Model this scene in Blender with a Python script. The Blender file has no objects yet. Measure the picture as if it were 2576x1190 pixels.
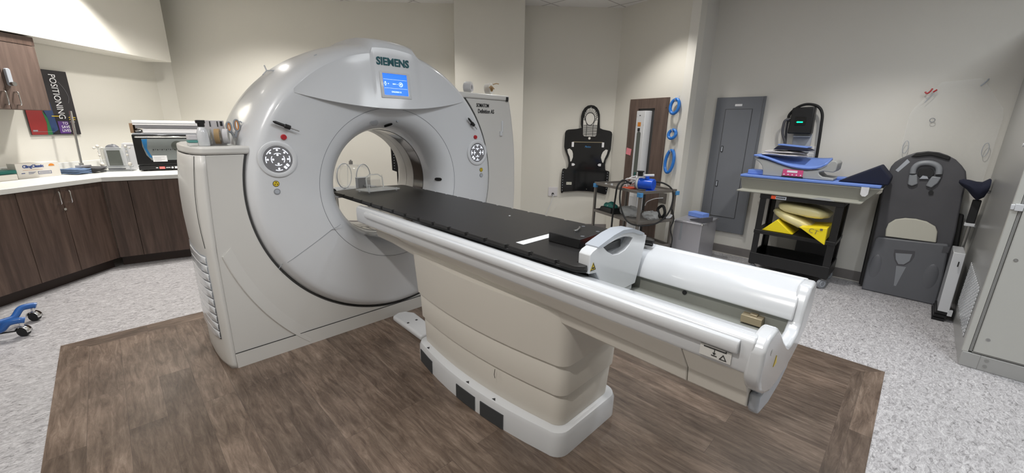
import bpy, bmesh, math, random
from mathutils import Vector, Matrix
import numpy as np
PI = math.pi
random.seed(4)
SC = bpy.context.scene
COL = SC.collection

# ------------------------------------------------------------------ camera
CAM_H = 1.45
cd = bpy.data.cameras.new('camera'); cam = bpy.data.objects.new('camera', cd); COL.objects.link(cam)
def _cam():
    pitch, roll, az = math.radians(15.22), math.radians(1.1), math.radians(45)
    F = Vector((0, math.cos(pitch), -math.sin(pitch))); U = Vector((0, math.sin(pitch), math.cos(pitch))); X = Vector((1, 0, 0))
    X2 = math.cos(roll)*X + math.sin(roll)*U; U2 = -math.sin(roll)*X + math.cos(roll)*U
    R = Matrix(((math.cos(az), math.sin(az), 0), (-math.sin(az), math.cos(az), 0), (0, 0, 1)))
    X2, U2, F = R @ X2, R @ U2, R @ F
    m = Matrix.Identity(4)
    for i in range(3):
        m[i][0] = X2[i]; m[i][1] = U2[i]; m[i][2] = -F[i]
    m[2][3] = CAM_H
    return m
cam.matrix_world = _cam()
cd.sensor_fit = 'HORIZONTAL'; cd.sensor_width = 36; cd.lens = 36*1014/2576
cd.clip_start = 0.02; cd.clip_end = 60
SC.camera = cam
# ------------------------------------------------------------------ world, lights, exposure
SC.view_settings.view_transform = 'Standard'
try: SC.view_settings.look = 'None'
except Exception: pass
SC.view_settings.gamma = 1.0
SC.view_settings.use_curve_mapping = False
SC.view_settings.exposure = 0.0
w = bpy.data.worlds.new('world'); SC.world = w; w.use_nodes = True
w.node_tree.nodes['Background'].inputs[0].default_value = (0.5, 0.5, 0.5, 1)
w.node_tree.nodes['Background'].inputs[1].default_value = 0.3
ZC = 2.94
def area(name, x, y, sx, sy, power, col=(1, 0.97, 0.92), rz=0, z=ZC-0.03):
    l = bpy.data.lights.new(name, 'AREA'); l.shape = 'RECTANGLE'; l.size = sx; l.size_y = sy; l.energy = power; l.color = col
    o = bpy.data.objects.new(name, l); COL.objects.link(o); o.location = (x, y, z); o.rotation_euler = (0, 0, rz); return o
def spot(name, x, y, power, size=100, blend=0.35, rad=0.06, aim=None, col=(1, 0.96, 0.9), z=ZC-0.03):
    l = bpy.data.lights.new(name, 'SPOT'); l.energy = power; l.spot_size = math.radians(size); l.spot_blend = blend; l.shadow_soft_size = rad; l.color = col
    o = bpy.data.objects.new(name, l); COL.objects.link(o); o.location = (x, y, z)
    if aim: o.rotation_euler = (Vector(aim)-Vector((x, y, z))).to_track_quat('-Z', 'Y').to_euler()
    return o
COOL = (0.93, 0.97, 1.0)
area('ceiling_panel_light', 1.3, 0.55, 1.2, 0.6, 30, COOL)
area('ceiling_panel_light', 3.2, -0.9, 1.2, 0.6, 26, COOL)
area('ceiling_panel_light', -1.2, 2.3, 1.2, 0.6, 20, (1, 0.98, 0.95))
DOWN = [  # x, y, power, cone
    (0.12, 5.68, 210, 104), (4.22, 2.25, 70, 104), (3.9, 0.35, 100, 114), (1.0, 5.35, 130, 140),
    (2.2, 1.0, 30, 120), (-0.75, 2.6, 50, 130), (2.55, 4.1, 60, 116), (2.6, -0.9, 50, 120), (3.3, 2.9, 45, 120), (-0.35, 0.55, 120, 136)]
for (x, y, p, s) in DOWN:
    spot('downlight_lamp', x, y, p, s, 0.6, col=((0.90, 0.95, 1.0) if (x, y) in ((2.2, 1.0), (2.6, -0.9)) else (1, 0.965, 0.91)))

# ------------------------------------------------------------------ materials
def mat(name, col, rough=0.5, metal=0.0, coat=0.0, emit=None, estr=0.0, trans=0.0, ior=1.45, alpha=1.0, bump=0.0, bscale=200, spec=0.5, var=0.0, vscale=3.0):
    m = bpy.data.materials.new(name); m.use_nodes = True
    nt = m.node_tree; b = nt.nodes['Principled BSDF']
    b.inputs['Base Color'].default_value = (*col, 1); b.inputs['Roughness'].default_value = rough; b.inputs['Metallic'].default_value = metal
    b.inputs['Coat Weight'].default_value = coat; b.inputs['Coat Roughness'].default_value = 0.08
    b.inputs['Transmission Weight'].default_value = trans; b.inputs['IOR'].default_value = ior; b.inputs['Alpha'].default_value = alpha
    b.inputs['Specular IOR Level'].default_value = spec
    if emit:
        b.inputs['Emission Color'].default_value = (*emit, 1); b.inputs['Emission Strength'].default_value = estr
    tc = nt.nodes.new('ShaderNodeTexCoord')
    n = nt.nodes.new('ShaderNodeTexNoise'); n.inputs['Scale'].default_value = bscale; n.inputs['Detail'].default_value = 3
    nt.links.new(tc.outputs['Object'], n.inputs['Vector'])
    if bump > 0:
        bp = nt.nodes.new('ShaderNodeBump'); bp.inputs['Strength'].default_value = bump; bp.inputs['Distance'].default_value = 0.002
        nt.links.new(n.outputs['Fac'], bp.inputs['Height']); nt.links.new(bp.outputs['Normal'], b.inputs['Normal'])
    if var > 0:
        n2 = nt.nodes.new('ShaderNodeTexNoise'); n2.inputs['Scale'].default_value = vscale; n2.inputs['Detail'].default_value = 4
        nt.links.new(tc.outputs['Object'], n2.inputs['Vector'])
        mx = nt.nodes.new('ShaderNodeMix'); mx.data_type = 'RGBA'
        mx.inputs['A'].default_value = (*[c*(1-var) for c in col], 1); mx.inputs['B'].default_value = (*[min(1, c*(1+var)) for c in col], 1)
        nt.links.new(n2.outputs['Fac'], mx.inputs['Factor']); nt.links.new(mx.outputs['Result'], b.inputs['Base Color'])
    return m
def ramp(nt, pts):
    r = nt.nodes.new('ShaderNodeValToRGB'); e = r.color_ramp.elements
    e[0].position, e[0].color = pts[0][0], (*pts[0][1], 1); e[1].position, e[1].color = pts[-1][0], (*pts[-1][1], 1)
    for p, c in pts[1:-1]:
        k = e.new(p); k.color = (*c, 1)
    return r
def mat_wood(name, dark, light, stretch=(14, 14, 1.0), rough=0.42, scale=1.6, fine=1.0):
    m = mat(name, light, rough); nt = m.node_tree; b = nt.nodes['Principled BSDF']; L = nt.links.new
    tc = nt.nodes.new('ShaderNodeTexCoord'); mp = nt.nodes.new('ShaderNodeMapping'); mp.inputs['Scale'].default_value = stretch
    L(tc.outputs['Object'], mp.inputs['Vector'])
    n = nt.nodes.new('ShaderNodeTexNoise'); n.inputs['Scale'].default_value = scale; n.inputs['Detail'].default_value = 8; n.inputs['Roughness'].default_value = 0.62; n.inputs['Distortion'].default_value = 0.5
    L(mp.outputs['Vector'], n.inputs['Vector'])
    r = ramp(nt, [(0.30, dark), (0.52, [(a+c)/2 for a, c in zip(dark, light)]), (0.72, light)]); L(n.outputs['Fac'], r.inputs['Fac']); L(r.outputs['Color'], b.inputs['Base Color'])
    return m
def mat_wall(name, col):
    return mat(name, col, 0.75, bump=0.25, bscale=260, spec=0.3)
def mat_floor():
    m = mat('speckled_vinyl', (0.5, 0.5, 0.51), 0.38); nt = m.node_tree; b = nt.nodes['Principled BSDF']; L = nt.links.new
    tc = nt.nodes.new('ShaderNodeTexCoord')
    mp = nt.nodes.new('ShaderNodeMapping'); mp.inputs['Rotation'].default_value = (0, 0, 0.5); mp.inputs['Scale'].default_value = (1, 2.2, 1)
    L(tc.outputs['Object'], mp.inputs['Vector'])
    n = nt.nodes.new('ShaderNodeTexNoise'); n.inputs['Scale'].default_value = 22; n.inputs['Detail'].default_value = 4; n.inputs['Roughness'].default_value = 0.8; n.inputs['Distortion'].default_value = 1.4
    L(mp.outputs['Vector'], n.inputs['Vector'])
    r = ramp(nt, [(0.34, (0.17, 0.165, 0.17)), (0.43, (0.36, 0.35, 0.36)), (0.52, (0.45, 0.44, 0.455)), (0.63, (0.60, 0.59, 0.60))]); L(n.outputs['Fac'], r.inputs['Fac'])
    n2 = nt.nodes.new('ShaderNodeTexNoise'); n2.inputs['Scale'].default_value = 60; n2.inputs['Detail'].default_value = 2; L(mp.outputs['Vector'], n2.inputs['Vector'])
    r2 = ramp(nt, [(0.62, (0, 0, 0)), (0.72, (1, 1, 1))]); L(n2.outputs['Fac'], r2.inputs['Fac'])
    mx = nt.nodes.new('ShaderNodeMix'); mx.data_type = 'RGBA'; L(r2.outputs['Color'], mx.inputs['Factor']); L(r.outputs['Color'], mx.inputs['A']); mx.inputs['B'].default_value = (0.66, 0.66, 0.66, 1)
    L(mx.outputs['Result'], b.inputs['Base Color'])
    return m
def mat_planks(name, along='Y', width=0.145, length=1.22):
    m = mat(name, (0.2, 0.14, 0.11), 0.36); nt = m.node_tree; b = nt.nodes['Principled BSDF']; L = nt.links.new
    tc = nt.nodes.new('ShaderNodeTexCoord')
    mp = nt.nodes.new('ShaderNodeMapping')
    if along == 'Y': mp.inputs['Rotation'].default_value = (0, 0, PI/2)
    L(tc.outputs['Object'], mp.inputs['Vector'])
    br = nt.nodes.new('ShaderNodeTexBrick'); br.inputs['Scale'].default_value = 1; br.inputs['Brick Width'].default_value = length; br.inputs['Row Height'].default_value = width
    br.inputs['Mortar Size'].default_value = 0.0007; br.inputs['Mortar Smooth'].default_value = 0.2; br.offset = 0.37; br.inputs['Bias'].default_value = 0
    br.inputs['Color1'].default_value = (0, 0, 0, 1); br.inputs['Color2'].default_value = (1, 1, 1, 1); br.inputs['Mortar'].default_value = (0.5, 0.5, 0.5, 1)
    L(mp.outputs['Vector'], br.inputs['Vector'])
    # grain, offset per plank
    sc = nt.nodes.new('ShaderNodeVectorMath'); sc.operation = 'MULTIPLY'; sc.inputs[1].default_value = (2.2, 15, 1); L(mp.outputs['Vector'], sc.inputs[0])
    of = nt.nodes.new('ShaderNodeVectorMath'); of.operation = 'SCALE'; L(br.outputs['Color'], of.inputs[0]); of.inputs['Scale'].default_value = 17
    ad = nt.nodes.new('ShaderNodeVectorMath'); ad.operation = 'ADD'; L(sc.outputs[0], ad.inputs[0]); L(of.outputs[0], ad.inputs[1])
    n = nt.nodes.new('ShaderNodeTexNoise'); n.inputs['Scale'].default_value = 2.2; n.inputs['Detail'].default_value = 12; n.inputs['Roughness'].default_value = 0.74; n.inputs['Distortion'].default_value = 0.6
    L(ad.outputs[0], n.inputs['Vector'])
    r = ramp(nt, [(0.28, (0.050, 0.034, 0.026)), (0.43, (0.112, 0.081, 0.062)), (0.55, (0.165, 0.124, 0.097)), (0.74, (0.275, 0.220, 0.178))]); L(n.outputs['Fac'], r.inputs['Fac'])
    hs = nt.nodes.new('ShaderNodeMix'); hs.data_type = 'RGBA'; hs.blend_type = 'MULTIPLY'; hs.inputs['Factor'].default_value = 1
    r3 = ramp(nt, [(0.0, (0.78, 0.76, 0.75)), (1.0, (1.26, 1.24, 1.22))]); L(br.outputs['Color'], r3.inputs['Fac'])
    L(r.outputs['Color'], hs.inputs['A']); L(r3.outputs['Color'], hs.inputs['B'])
    m2 = nt.nodes.new('ShaderNodeMix'); m2.data_type = 'RGBA'; L(br.outputs['Fac'], m2.inputs['Factor']); L(hs.outputs['Result'], m2.inputs['A']); m2.inputs['B'].default_value = (0.07, 0.052, 0.042, 1)
    nb = nt.nodes.new('ShaderNodeTexNoise'); nb.inputs['Scale'].default_value = 5.5; nb.inputs['Detail'].default_value = 6; nb.inputs['Roughness'].default_value = 0.7; L(ad.outputs[0], nb.inputs['Vector']); nb2 = nt.nodes.new('ShaderNodeTexNoise'); nb2.inputs['Scale'].default_value = 3.2; nb2.inputs['Detail'].default_value = 5; L(mp.outputs['Vector'], nb2.inputs['Vector'])
    rb = ramp(nt, [(0.36, (0.70, 0.69, 0.68)), (0.62, (1.12, 1.12, 1.12))]); L(nb2.outputs['Fac'], rb.inputs['Fac'])
    mb = nt.nodes.new('ShaderNodeMix'); mb.data_type = 'RGBA'; mb.blend_type = 'MULTIPLY'; mb.inputs['Factor'].default_value = 1; L(m2.outputs['Result'], mb.inputs['A']); L(rb.outputs['Color'], mb.inputs['B']); m2 = mb
    L(m2.outputs['Result'], b.inputs['Base Color'])
    bp = nt.nodes.new('ShaderNodeBump'); bp.inputs['Strength'].default_value = 0.15; bp.inputs['Distance'].default_value = 0.002; L(n.outputs['Fac'], bp.inputs['Height']); L(bp.outputs['Normal'], b.inputs['Normal'])
    return m
def mat_ceiling():
    m = mat('ceiling_tiles', (0.75, 0.75, 0.73), 0.9); nt = m.node_tree; b = nt.nodes['Principled BSDF']; L = nt.links.new
    tc = nt.nodes.new('ShaderNodeTexCoord')
    br = nt.nodes.new('ShaderNodeTexBrick'); br.inputs['Scale'].default_value = 1; br.inputs['Brick Width'].default_value = 0.61; br.inputs['Row Height'].default_value = 0.61; br.offset = 0
    br.inputs['Mortar Size'].default_value = 0.012; br.inputs['Color1'].default_value = (0.78, 0.77, 0.75, 1); br.inputs['Color2'].default_value = (0.74, 0.73, 0.71, 1); br.inputs['Mortar'].default_value = (0.5, 0.48, 0.47, 1)
    L(tc.outputs['Object'], br.inputs['Vector']); L(br.outputs['Color'], b.inputs['Base Color'])
    return m
M = dict(
    wall=mat_wall('warm_white_paint', (0.70, 0.68, 0.62)),
    wallc=mat_wall('grey_white_paint', (0.70, 0.685, 0.64)),
    floor=mat_floor(), plank=mat_planks('wood_look_planks'), plankx=mat_planks('wood_look_border', 'X'), ceil=mat_ceiling(),
    cabinet=mat_wood('brown_laminate', (0.045, 0.027, 0.021), (0.135, 0.088, 0.068)),
    cabinet2=mat_wood('brown_laminate_light', (0.085, 0.058, 0.048), (0.165, 0.115, 0.095)),
    kick=mat('toe_kick', (0.035, 0.022, 0.018), 0.5),
    counter=mat('white_countertop', (0.74, 0.74, 0.71), 0.3, var=0.03, vscale=8),
    white=mat('gloss_white_shell', (0.66, 0.675, 0.705), 0.28, coat=0.5, bump=0.05, bscale=500),
    white2=mat('satin_white_shell', (0.63, 0.62, 0.60), 0.4, coat=0.15, bump=0.05, bscale=500),
    cream=mat('cream_shell', (0.62, 0.59, 0.54), 0.45, coat=0.1),
    rail=mat('white_rail_shell', (0.64, 0.655, 0.68), 0.22, coat=0.6),
    bore=mat('bore_liner_grey', (0.50, 0.485, 0.46), 0.35, coat=0.3),
    darkring=mat('tinted_scan_window', (0.085, 0.075, 0.065), 0.12, coat=0.6),
    seam=mat('dark_seam', (0.05, 0.05, 0.05), 0.7),
    greyplast=mat('grey_plastic', (0.26, 0.275, 0.30), 0.4),
    lgrey=mat('light_grey_plastic', (0.42, 0.45, 0.50), 0.35, coat=0.2),
    ctrlgrey=mat('control_grey', (0.22, 0.22, 0.235), 0.4),
    glow=mat('lit_button', (0.9, 0.92, 1), 0.4, emit=(0.85, 0.9, 1), estr=1.0),
    red=mat('red_plastic', (0.45, 0.02, 0.03), 0.35), yellow=mat('yellow_plastic', (0.75, 0.55, 0.03), 0.4), yfoam=mat('yellow_vinyl', (0.90, 0.72, 0.02), 0.4),
    ink=mat('dark_ink', (0.02, 0.02, 0.022), 0.5), teal=mat('teal_ink', (0.0, 0.09, 0.11), 0.4),
    screen=mat('blue_screen', (0.0, 0.1, 0.6), 0.2, emit=(0.0, 0.14, 0.95), estr=1.15),
    scrink=mat('screen_white', (0.8, 0.9, 1), 0.3, emit=(0.6, 0.8, 1), estr=1.0),
    carbon=mat('black_carbon_tabletop', (0.017, 0.016, 0.016), 0.42, bump=0.15, bscale=900),
    blackpl=mat('black_plastic', (0.012, 0.012, 0.013), 0.4), blackgloss=mat('black_gloss', (0.008, 0.008, 0.009), 0.14, coat=0.3), blackrub=mat('black_rubber', (0.015, 0.015, 0.016), 0.7),
    pedal=mat('grey_rubber_pedal', (0.045, 0.048, 0.052), 0.7, bump=0.6, bscale=700),
    inner=mat('grey_green_metal', (0.27, 0.275, 0.25), 0.5),
    paper=mat('white_paper', (0.80, 0.80, 0.82), 0.7), foamw=mat('cream_foam', (0.56, 0.55, 0.48), 0.8),
    acrylic=mat('clear_acrylic', (0.93, 0.96, 0.96), 0.06, trans=1.0, ior=1.2, alpha=0.35),
    acrylic2=mat('faint_clear_acrylic', (0.95, 0.97, 0.97), 0.05, alpha=0.10, spec=0.6),
    acryw=mat('frosted_acrylic', (0.85, 0.88, 0.90), 0.3, trans=0.6, alpha=0.6),
    steel=mat('brushed_steel', (0.42, 0.42, 0.42), 0.3, metal=1.0), chrome=mat('chrome', (0.72, 0.72, 0.72), 0.12, metal=1.0), alu=mat('aluminium_sheet', (0.50, 0.50, 0.54), 0.42, metal=0.75),
    tube=mat('dull_steel_tube', (0.20, 0.185, 0.17), 0.45, metal=0.5),
    blue=mat('blue_gloss', (0.015, 0.16, 0.55), 0.28, coat=0.4), bluetool=mat('blue_motor_paint', (0.01, 0.09, 0.62), 0.3, coat=0.3), bluepad=mat('blue_vinyl_pad', (0.16, 0.27, 0.68), 0.5), bluetape=mat('blue_tape', (0.06, 0.24, 0.50), 0.6),
    walker=mat('blue_powder_coat', (0.02, 0.11, 0.38), 0.35, coat=0.3),
    navy=mat('navy_fabric', (0.012, 0.015, 0.035), 0.85), green=mat('green_plastic', (0.01, 0.13, 0.11), 0.45),
    panel=mat('panel_grey_paint', (0.17, 0.18, 0.20), 0.45), panel2=mat('panel_grey_trim', (0.13, 0.14, 0.155), 0.45),
    base=mat('grey_baseboard', (0.20, 0.185, 0.18), 0.6), baseline=mat('baseboard_caulk', (0.6, 0.57, 0.53), 0.7),
    boardgrey=mat('dark_grey_board', (0.085, 0.085, 0.095), 0.5, var=0.15, vscale=6), boardgrey2=mat('mid_grey_board', (0.13, 0.135, 0.15), 0.45),
    trough=mat('grey_green_resin', (0.33, 0.33, 0.29), 0.5), curveg=mat('grey_resin', (0.36, 0.37, 0.37), 0.45),
    bag=mat('pale_yellow_plastic_bag', (0.80, 0.72, 0.38), 0.3, bump=0.9, bscale=22, coat=0.3), cloth=mat('white_linen', (0.62, 0.60, 0.62), 0.9), towel=mat('blue_towel', (0.12, 0.18, 0.30), 0.9), dcloth=mat('dark_striped_cloth', (0.07, 0.07, 0.075), 0.9),
    cabsteel=mat('painted_steel_side', (0.42, 0.42, 0.41), 0.28, metal=0.25), cabface=mat('painted_steel_face', (0.52, 0.52, 0.49), 0.4), cabedge=mat('cabinet_edge_grey', (0.28, 0.28, 0.27), 0.4),
    greenled=mat('green_led', (0, 1, 0.4), 0.3, emit=(0.0, 1.0, 0.35), estr=2.0), pink=mat('pink_paper', (0.85, 0.28, 0.33), 0.8), pinkdot=mat('pink_tag', (0.62, 0.08, 0.22), 0.6),
    orange=mat('orange_plastic', (0.62, 0.22, 0.03), 0.4), tape=mat('brown_tape', (0.42, 0.28, 0.14), 0.4), redor=mat('red_orange_plastic', (0.75, 0.09, 0.03), 0.4), cardw=mat('white_card', (0.66, 0.63, 0.58), 0.7), cardb=mat('brown_card', (0.28, 0.18, 0.11), 0.8), navyink=mat('navy_ink', (0.03, 0.06, 0.22), 0.6),
    posterk=mat('poster_black', (0.022, 0.020, 0.024), 0.4), posterr=mat('poster_red', (0.28, 0.03, 0.03), 0.4), posterg=mat('poster_green', (0.03, 0.16, 0.06), 0.4), posterb=mat('poster_blue', (0.03, 0.06, 0.16), 0.4), posterp=mat('poster_purple', (0.10, 0.04, 0.20), 0.4),
    oveng=mat('oven_glass', (0.20, 0.22, 0.22), 0.1, coat=0.4), ovenblue=mat('painted_blue_reflection', (0.02, 0.16, 0.38), 0.15, coat=0.5), redled=mat('red_led', (1, 0.1, 0.1), 0.3, emit=(1, 0.12, 0.10), estr=1.3),
    brass=mat('tan_metal', (0.36, 0.30, 0.20), 0.4, metal=0.3), tealfoam=mat('teal_pack', (0.10, 0.30, 0.28), 0.5), glassv=mat('smoked_glass', (0.10, 0.11, 0.10), 0.1, coat=0.4),
    lamp=mat('downlight_lens', (1, 1, 1), 0.4, emit=(1, 0.96, 0.9), estr=6.0),
)

# ------------------------------------------------------------------ mesh builder
class MB:
    def __init__(s): s.v = []; s.f = []; s.sm = []; s.m = Matrix.Identity(4)
    def add(s, vs, fs, smooth=False):
        o = len(s.v); s.v += [s.m @ Vector(p) for p in vs]; s.f += [tuple(i+o for i in f) for f in fs]; s.sm += [smooth]*len(fs); return s
    def box(s, x0, x1, y0, y1, z0, z1):
        v = [(x, y, z) for z in (z0, z1) for y in (y0, y1) for x in (x0, x1)]
        return s.add(v, [(0, 2, 3, 1), (4, 5, 7, 6), (0, 1, 5, 4), (2, 6, 7, 3), (0, 4, 6, 2), (1, 3, 7, 5)])
    def prism(s, pts, vec, smooth=False):
        """closed polygon of 3D points swept along vec"""
        n = len(pts); P = [Vector(p) for p in pts]; vec = Vector(vec)
        v = P + [p+vec for p in P]
        s.add(v, [tuple(range(n-1, -1, -1)), tuple(range(n, 2*n))]); 
        o = len(s.v)-2*n
        for i in range(n):
            j = (i+1) % n; s.f.append((o+i, o+j, o+n+j, o+n+i)); s.sm.append(smooth)
        return s
    def ringprism(s, outer, inner, vec):
        """matched outer / inner loops swept along vec (a plate with a hole)"""
        n = len(outer); vec = Vector(vec); O = [Vector(p) for p in outer]; I = [Vector(p) for p in inner]
        v = O+I+[p+vec for p in O]+[p+vec for p in I]; f = []
        for i in range(n):
            j = (i+1) % n
            f += [(i, j, n+j, n+i), (2*n+i, 3*n+i, 3*n+j, 2*n+j), (i, 2*n+i, 2*n+j, j), (n+i, n+j, 3*n+j, 3*n+i)]
        return s.add(v, f)
    def grid(s, rows, closeu=False, closev=False, smooth=True):
        nr = len(rows); nc = len(rows[0]); v = [p for r in rows for p in r]; f = []
        for i in range(nr if closev else nr-1):
            for j in range(nc if closeu else nc-1):
                a, b = i, (i+1) % nr; c, d = j, (j+1) % nc
                f.append((a*nc+c, a*nc+d, b*nc+d, b*nc+c))
        return s.add(v, f, smooth)
    def tube(s, path, r, seg=10, smoothpath=0, closed=False, caps=True):
        P = [Vector(p) for p in path]
        if smoothpath:
            Q = []; n = len(P)
            for i in range(n if closed else n-1):
                p0, p1, p2, p3 = (P[(i-1) % n] if closed or i > 0 else P[0]), P[i], P[(i+1) % n], (P[(i+2) % n] if closed or i+2 < n else P[-1])
                for k in range(smoothpath):
                    t = k/smoothpath; Q.append(0.5*((2*p1)+(p2-p0)*t+(2*p0-5*p1+4*p2-p3)*t*t+(3*p1-p0-3*p2+p3)*t**3))
            if not closed: Q.append(P[-1])
            P = Q
        n = len(P); rows = []; up = None
        for i, p in enumerate(P):
            if closed: t = P[(i+1) % n]-P[(i-1) % n]
            else: t = P[min(i+1, n-1)]-P[max(i-1, 0)]
            t = t.normalized() if t.length > 1e-9 else Vector((0, 0, 1))
            if up is None:
                up = Vector((0, 0, 1)) if abs(t.z) < 0.9 else Vector((1, 0, 0))
            up = (up-t*up.dot(t)); up = up.normalized() if up.length > 1e-6 else t.orthogonal().normalized()
            w = t.cross(up); rr = r[i] if isinstance(r, (list, tuple)) and len(r) == n else (r if not isinstance(r, (list, tuple)) else r[0])
            rows.append([p+up*rr*math.cos(2*PI*k/seg)+w*rr*math.sin(2*PI*k/seg) for k in range(seg)])
        s.grid(rows, closeu=True, closev=closed)
        if caps and not closed:
            o = len(s.v)-n*seg
            s.f.append(tuple(o+k for k in range(seg))[::-1]); s.sm.append(False)
            s.f.append(tuple(o+(n-1)*seg+k for k in range(seg))); s.sm.append(False)
        return s
    def cyl(s, p0, p1, r, seg=24, r1=None):
        p0, p1 = Vector(p0), Vector(p1); t = (p1-p0).normalized(); u = t.orthogonal().normalized(); w = t.cross(u); r1 = r if r1 is None else r1
        a = [p0+(u*math.cos(2*PI*k/seg)+w*math.sin(2*PI*k/seg))*r for k in range(seg)]; b = [p1+(u*math.cos(2*PI*k/seg)+w*math.sin(2*PI*k/seg))*r1 for k in range(seg)]
        s.grid([a, b], closeu=True); o = len(s.v)-2*seg
        s.f.append(tuple(o+k for k in range(seg))[::-1]); s.sm.append(False); s.f.append(tuple(o+seg+k for k in range(seg))); s.sm.append(False); return s
    def lathe(s, prof, c, axis=(0, 0, 1), seg=32, caps=True):
        """prof: list of (r, h) along axis from c"""
        t = Vector(axis).normalized(); u = t.orthogonal().normalized(); w = t.cross(u); c = Vector(c)
        rows = [[c+t*h+(u*math.cos(2*PI*k/seg)+w*math.sin(2*PI*k/seg))*max(r, 1e-5) for k in range(seg)] for r, h in prof]
        s.grid(rows, closeu=True)
        if caps:
            o = len(s.v)-len(rows)*seg
            s.f.append(tuple(o+k for k in range(seg))[::-1]); s.sm.append(False); s.f.append(tuple(o+(len(rows)-1)*seg+k for k in range(seg))); s.sm.append(False)
        return s
    def blob(s, c, rx, ry, rz, seed=0, amp=0.0, nu=24, nv=14, p=1.0):
        rnd = random.Random(seed); ph = [(rnd.uniform(1, 5), rnd.uniform(1, 5), rnd.uniform(0, 6), rnd.uniform(0, 6)) for _ in range(6)]
        rows = []
        for j in range(nv+1):
            b = PI*j/nv-PI/2; row = []
            for i in range(nu):
                a = 2*PI*i/nu; k = 1+amp*sum(math.sin(q[0]*a+q[2])*math.sin(q[1]*b+q[3]) for q in ph)/3
                cb = math.copysign(abs(math.cos(b))**p, math.cos(b)); ca = math.copysign(abs(math.cos(a))**p, math.cos(a)); sa = math.copysign(abs(math.sin(a))**p, math.sin(a)); sb = math.copysign(abs(math.sin(b))**p, math.sin(b))
                row.append((c[0]+rx*k*cb*ca, c[1]+ry*k*cb*sa, c[2]+rz*k*sb))
            rows.append(row)
        return s.grid(rows, closeu=True)
    def polarring(s, outer, inner, c, vec, y):
        """plate in the xz plane at depth y with a hole: outer / inner outlines joined along rays from c"""
        def hit(poly, a):
            dx, dz = math.cos(a), math.sin(a); best = None
            for k in range(len(poly)):
                (x0, z0), (x1, z1) = poly[k], poly[(k+1) % len(poly)]; ex, ez = x1-x0, z1-z0; den = dx*ez-dz*ex
                if abs(den) < 1e-12: continue
                t = ((x0-c[0])*ez-(z0-c[1])*ex)/den; u = ((x0-c[0])*dz-(z0-c[1])*dx)/den
                if t > 0 and -1e-9 <= u <= 1+1e-9 and (best is None or t < best): best = t
            return (c[0]+dx*best, c[1]+dz*best)
        an = sorted(set(round(math.atan2(z-c[1], x-c[0]), 5) for x, z in outer+inner)); O = [hit(outer, a) for a in an]; I = [hit(inner, a) for a in an]
        return s.ringprism([(x, y, z) for x, z in O], [(x, y, z) for x, z in I], vec)
    def text(s, txt, origin, xdir, ydir, height=None, width=None, depth=0.0015, align='C', bold=0.0, shear=0.0):
        cu = bpy.data.curves.new('t', 'FONT'); cu.body = txt; cu.size = 1; cu.extrude = 0.5; cu.offset = bold; cu.shear = shear; cu.resolution_u = 3
        o = bpy.data.objects.new('t', cu); me = bpy.data.meshes.new_from_object(o)
        vs = np.array([v.co[:] for v in me.vertices]); fs = [tuple(p.vertices) for p in me.polygons]
        bpy.data.objects.remove(o); bpy.data.curves.remove(cu); bpy.data.meshes.remove(me)
        mn, mx = vs.min(0), vs.max(0); sz = mx-mn
        sy = (height/sz[1]) if height else (width/sz[0]); sx = (width/sz[0]) if width else sy
        X, Y = Vector(xdir).normalized(), Vector(ydir).normalized(); Z = X.cross(Y); O = Vector(origin)
        ox = -(sz[0]/2) if align == 'C' else (0 if align == 'L' else -sz[0])
        return s.add([O+X*(v[0]-mn[0]+ox)*sx+Y*(v[1]-mn[1]-sz[1]/2)*sy+Z*(v[2]+0.5)*depth for v in vs], fs)
WM = {}
def wm(o): return WM.get(o.name, Matrix.Identity(4))
def build(name, mb, material, parent=None, bevel=0.0, seg=2, ang=40, subs=0, solid=0.0):
    me = bpy.data.meshes.new(name); W = wm(parent) if parent else Matrix.Identity(4); Wi = W.inverted()
    me.from_pydata([Wi @ v for v in mb.v], [], mb.f); me.update()
    for p, s_ in zip(me.polygons, mb.sm): p.use_smooth = s_
    bm = bmesh.new(); bm.from_mesh(me); bmesh.ops.recalc_face_normals(bm, faces=bm.faces); bm.to_mesh(me); bm.free()
    me.materials.append(M[material] if isinstance(material, str) else material)
    o = bpy.data.objects.new(name, me); COL.objects.link(o)
    if parent: o.parent = parent; WM[o.name] = W
    if solid:
        md = o.modifiers.new('solid', 'SOLIDIFY'); md.thickness = solid; md.offset = 0
    if bevel > 0:
        md = o.modifiers.new('bevel', 'BEVEL'); md.width = bevel; md.segments = seg; md.limit_method = 'ANGLE'; md.angle_limit = math.radians(ang); md.harden_normals = False
        for p in me.polygons: p.use_smooth = True
        try: me.set_sharp_from_angle(angle=math.radians(ang))
        except Exception: pass
    if subs:
        md = o.modifiers.new('sub', 'SUBSURF'); md.levels = subs; md.render_levels = subs
    if any(mb.sm) and bevel == 0:
        try: me.set_sharp_from_angle(angle=math.radians(ang))
        except Exception: pass
    return o
def thing(name, label, cat, loc, rz=0.0, group=None):
    o = bpy.data.objects.new(name, None); COL.objects.link(o); o.empty_display_size = 0.05
    o.location = loc; o.rotation_euler = (0, 0, rz); o['label'] = label; o['category'] = cat
    if group: o['group'] = group
    WM[o.name] = Matrix.Translation(loc) @ Matrix.Rotation(rz, 4, 'Z')
    return o
def resample(pts, n):
    P = [Vector(p) for p in pts]; L = [0]
    for a, b in zip(P, P[1:]): L.append(L[-1]+(b-a).length)
    out = []
    for k in range(n):
        t = L[-1]*k/(n-1); i = max(j for j in range(len(L)) if L[j] <= t+1e-9); i = min(i, len(P)-2)
        out.append(P[i].lerp(P[i+1], (t-L[i])/(L[i+1]-L[i])))
    return out
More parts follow.
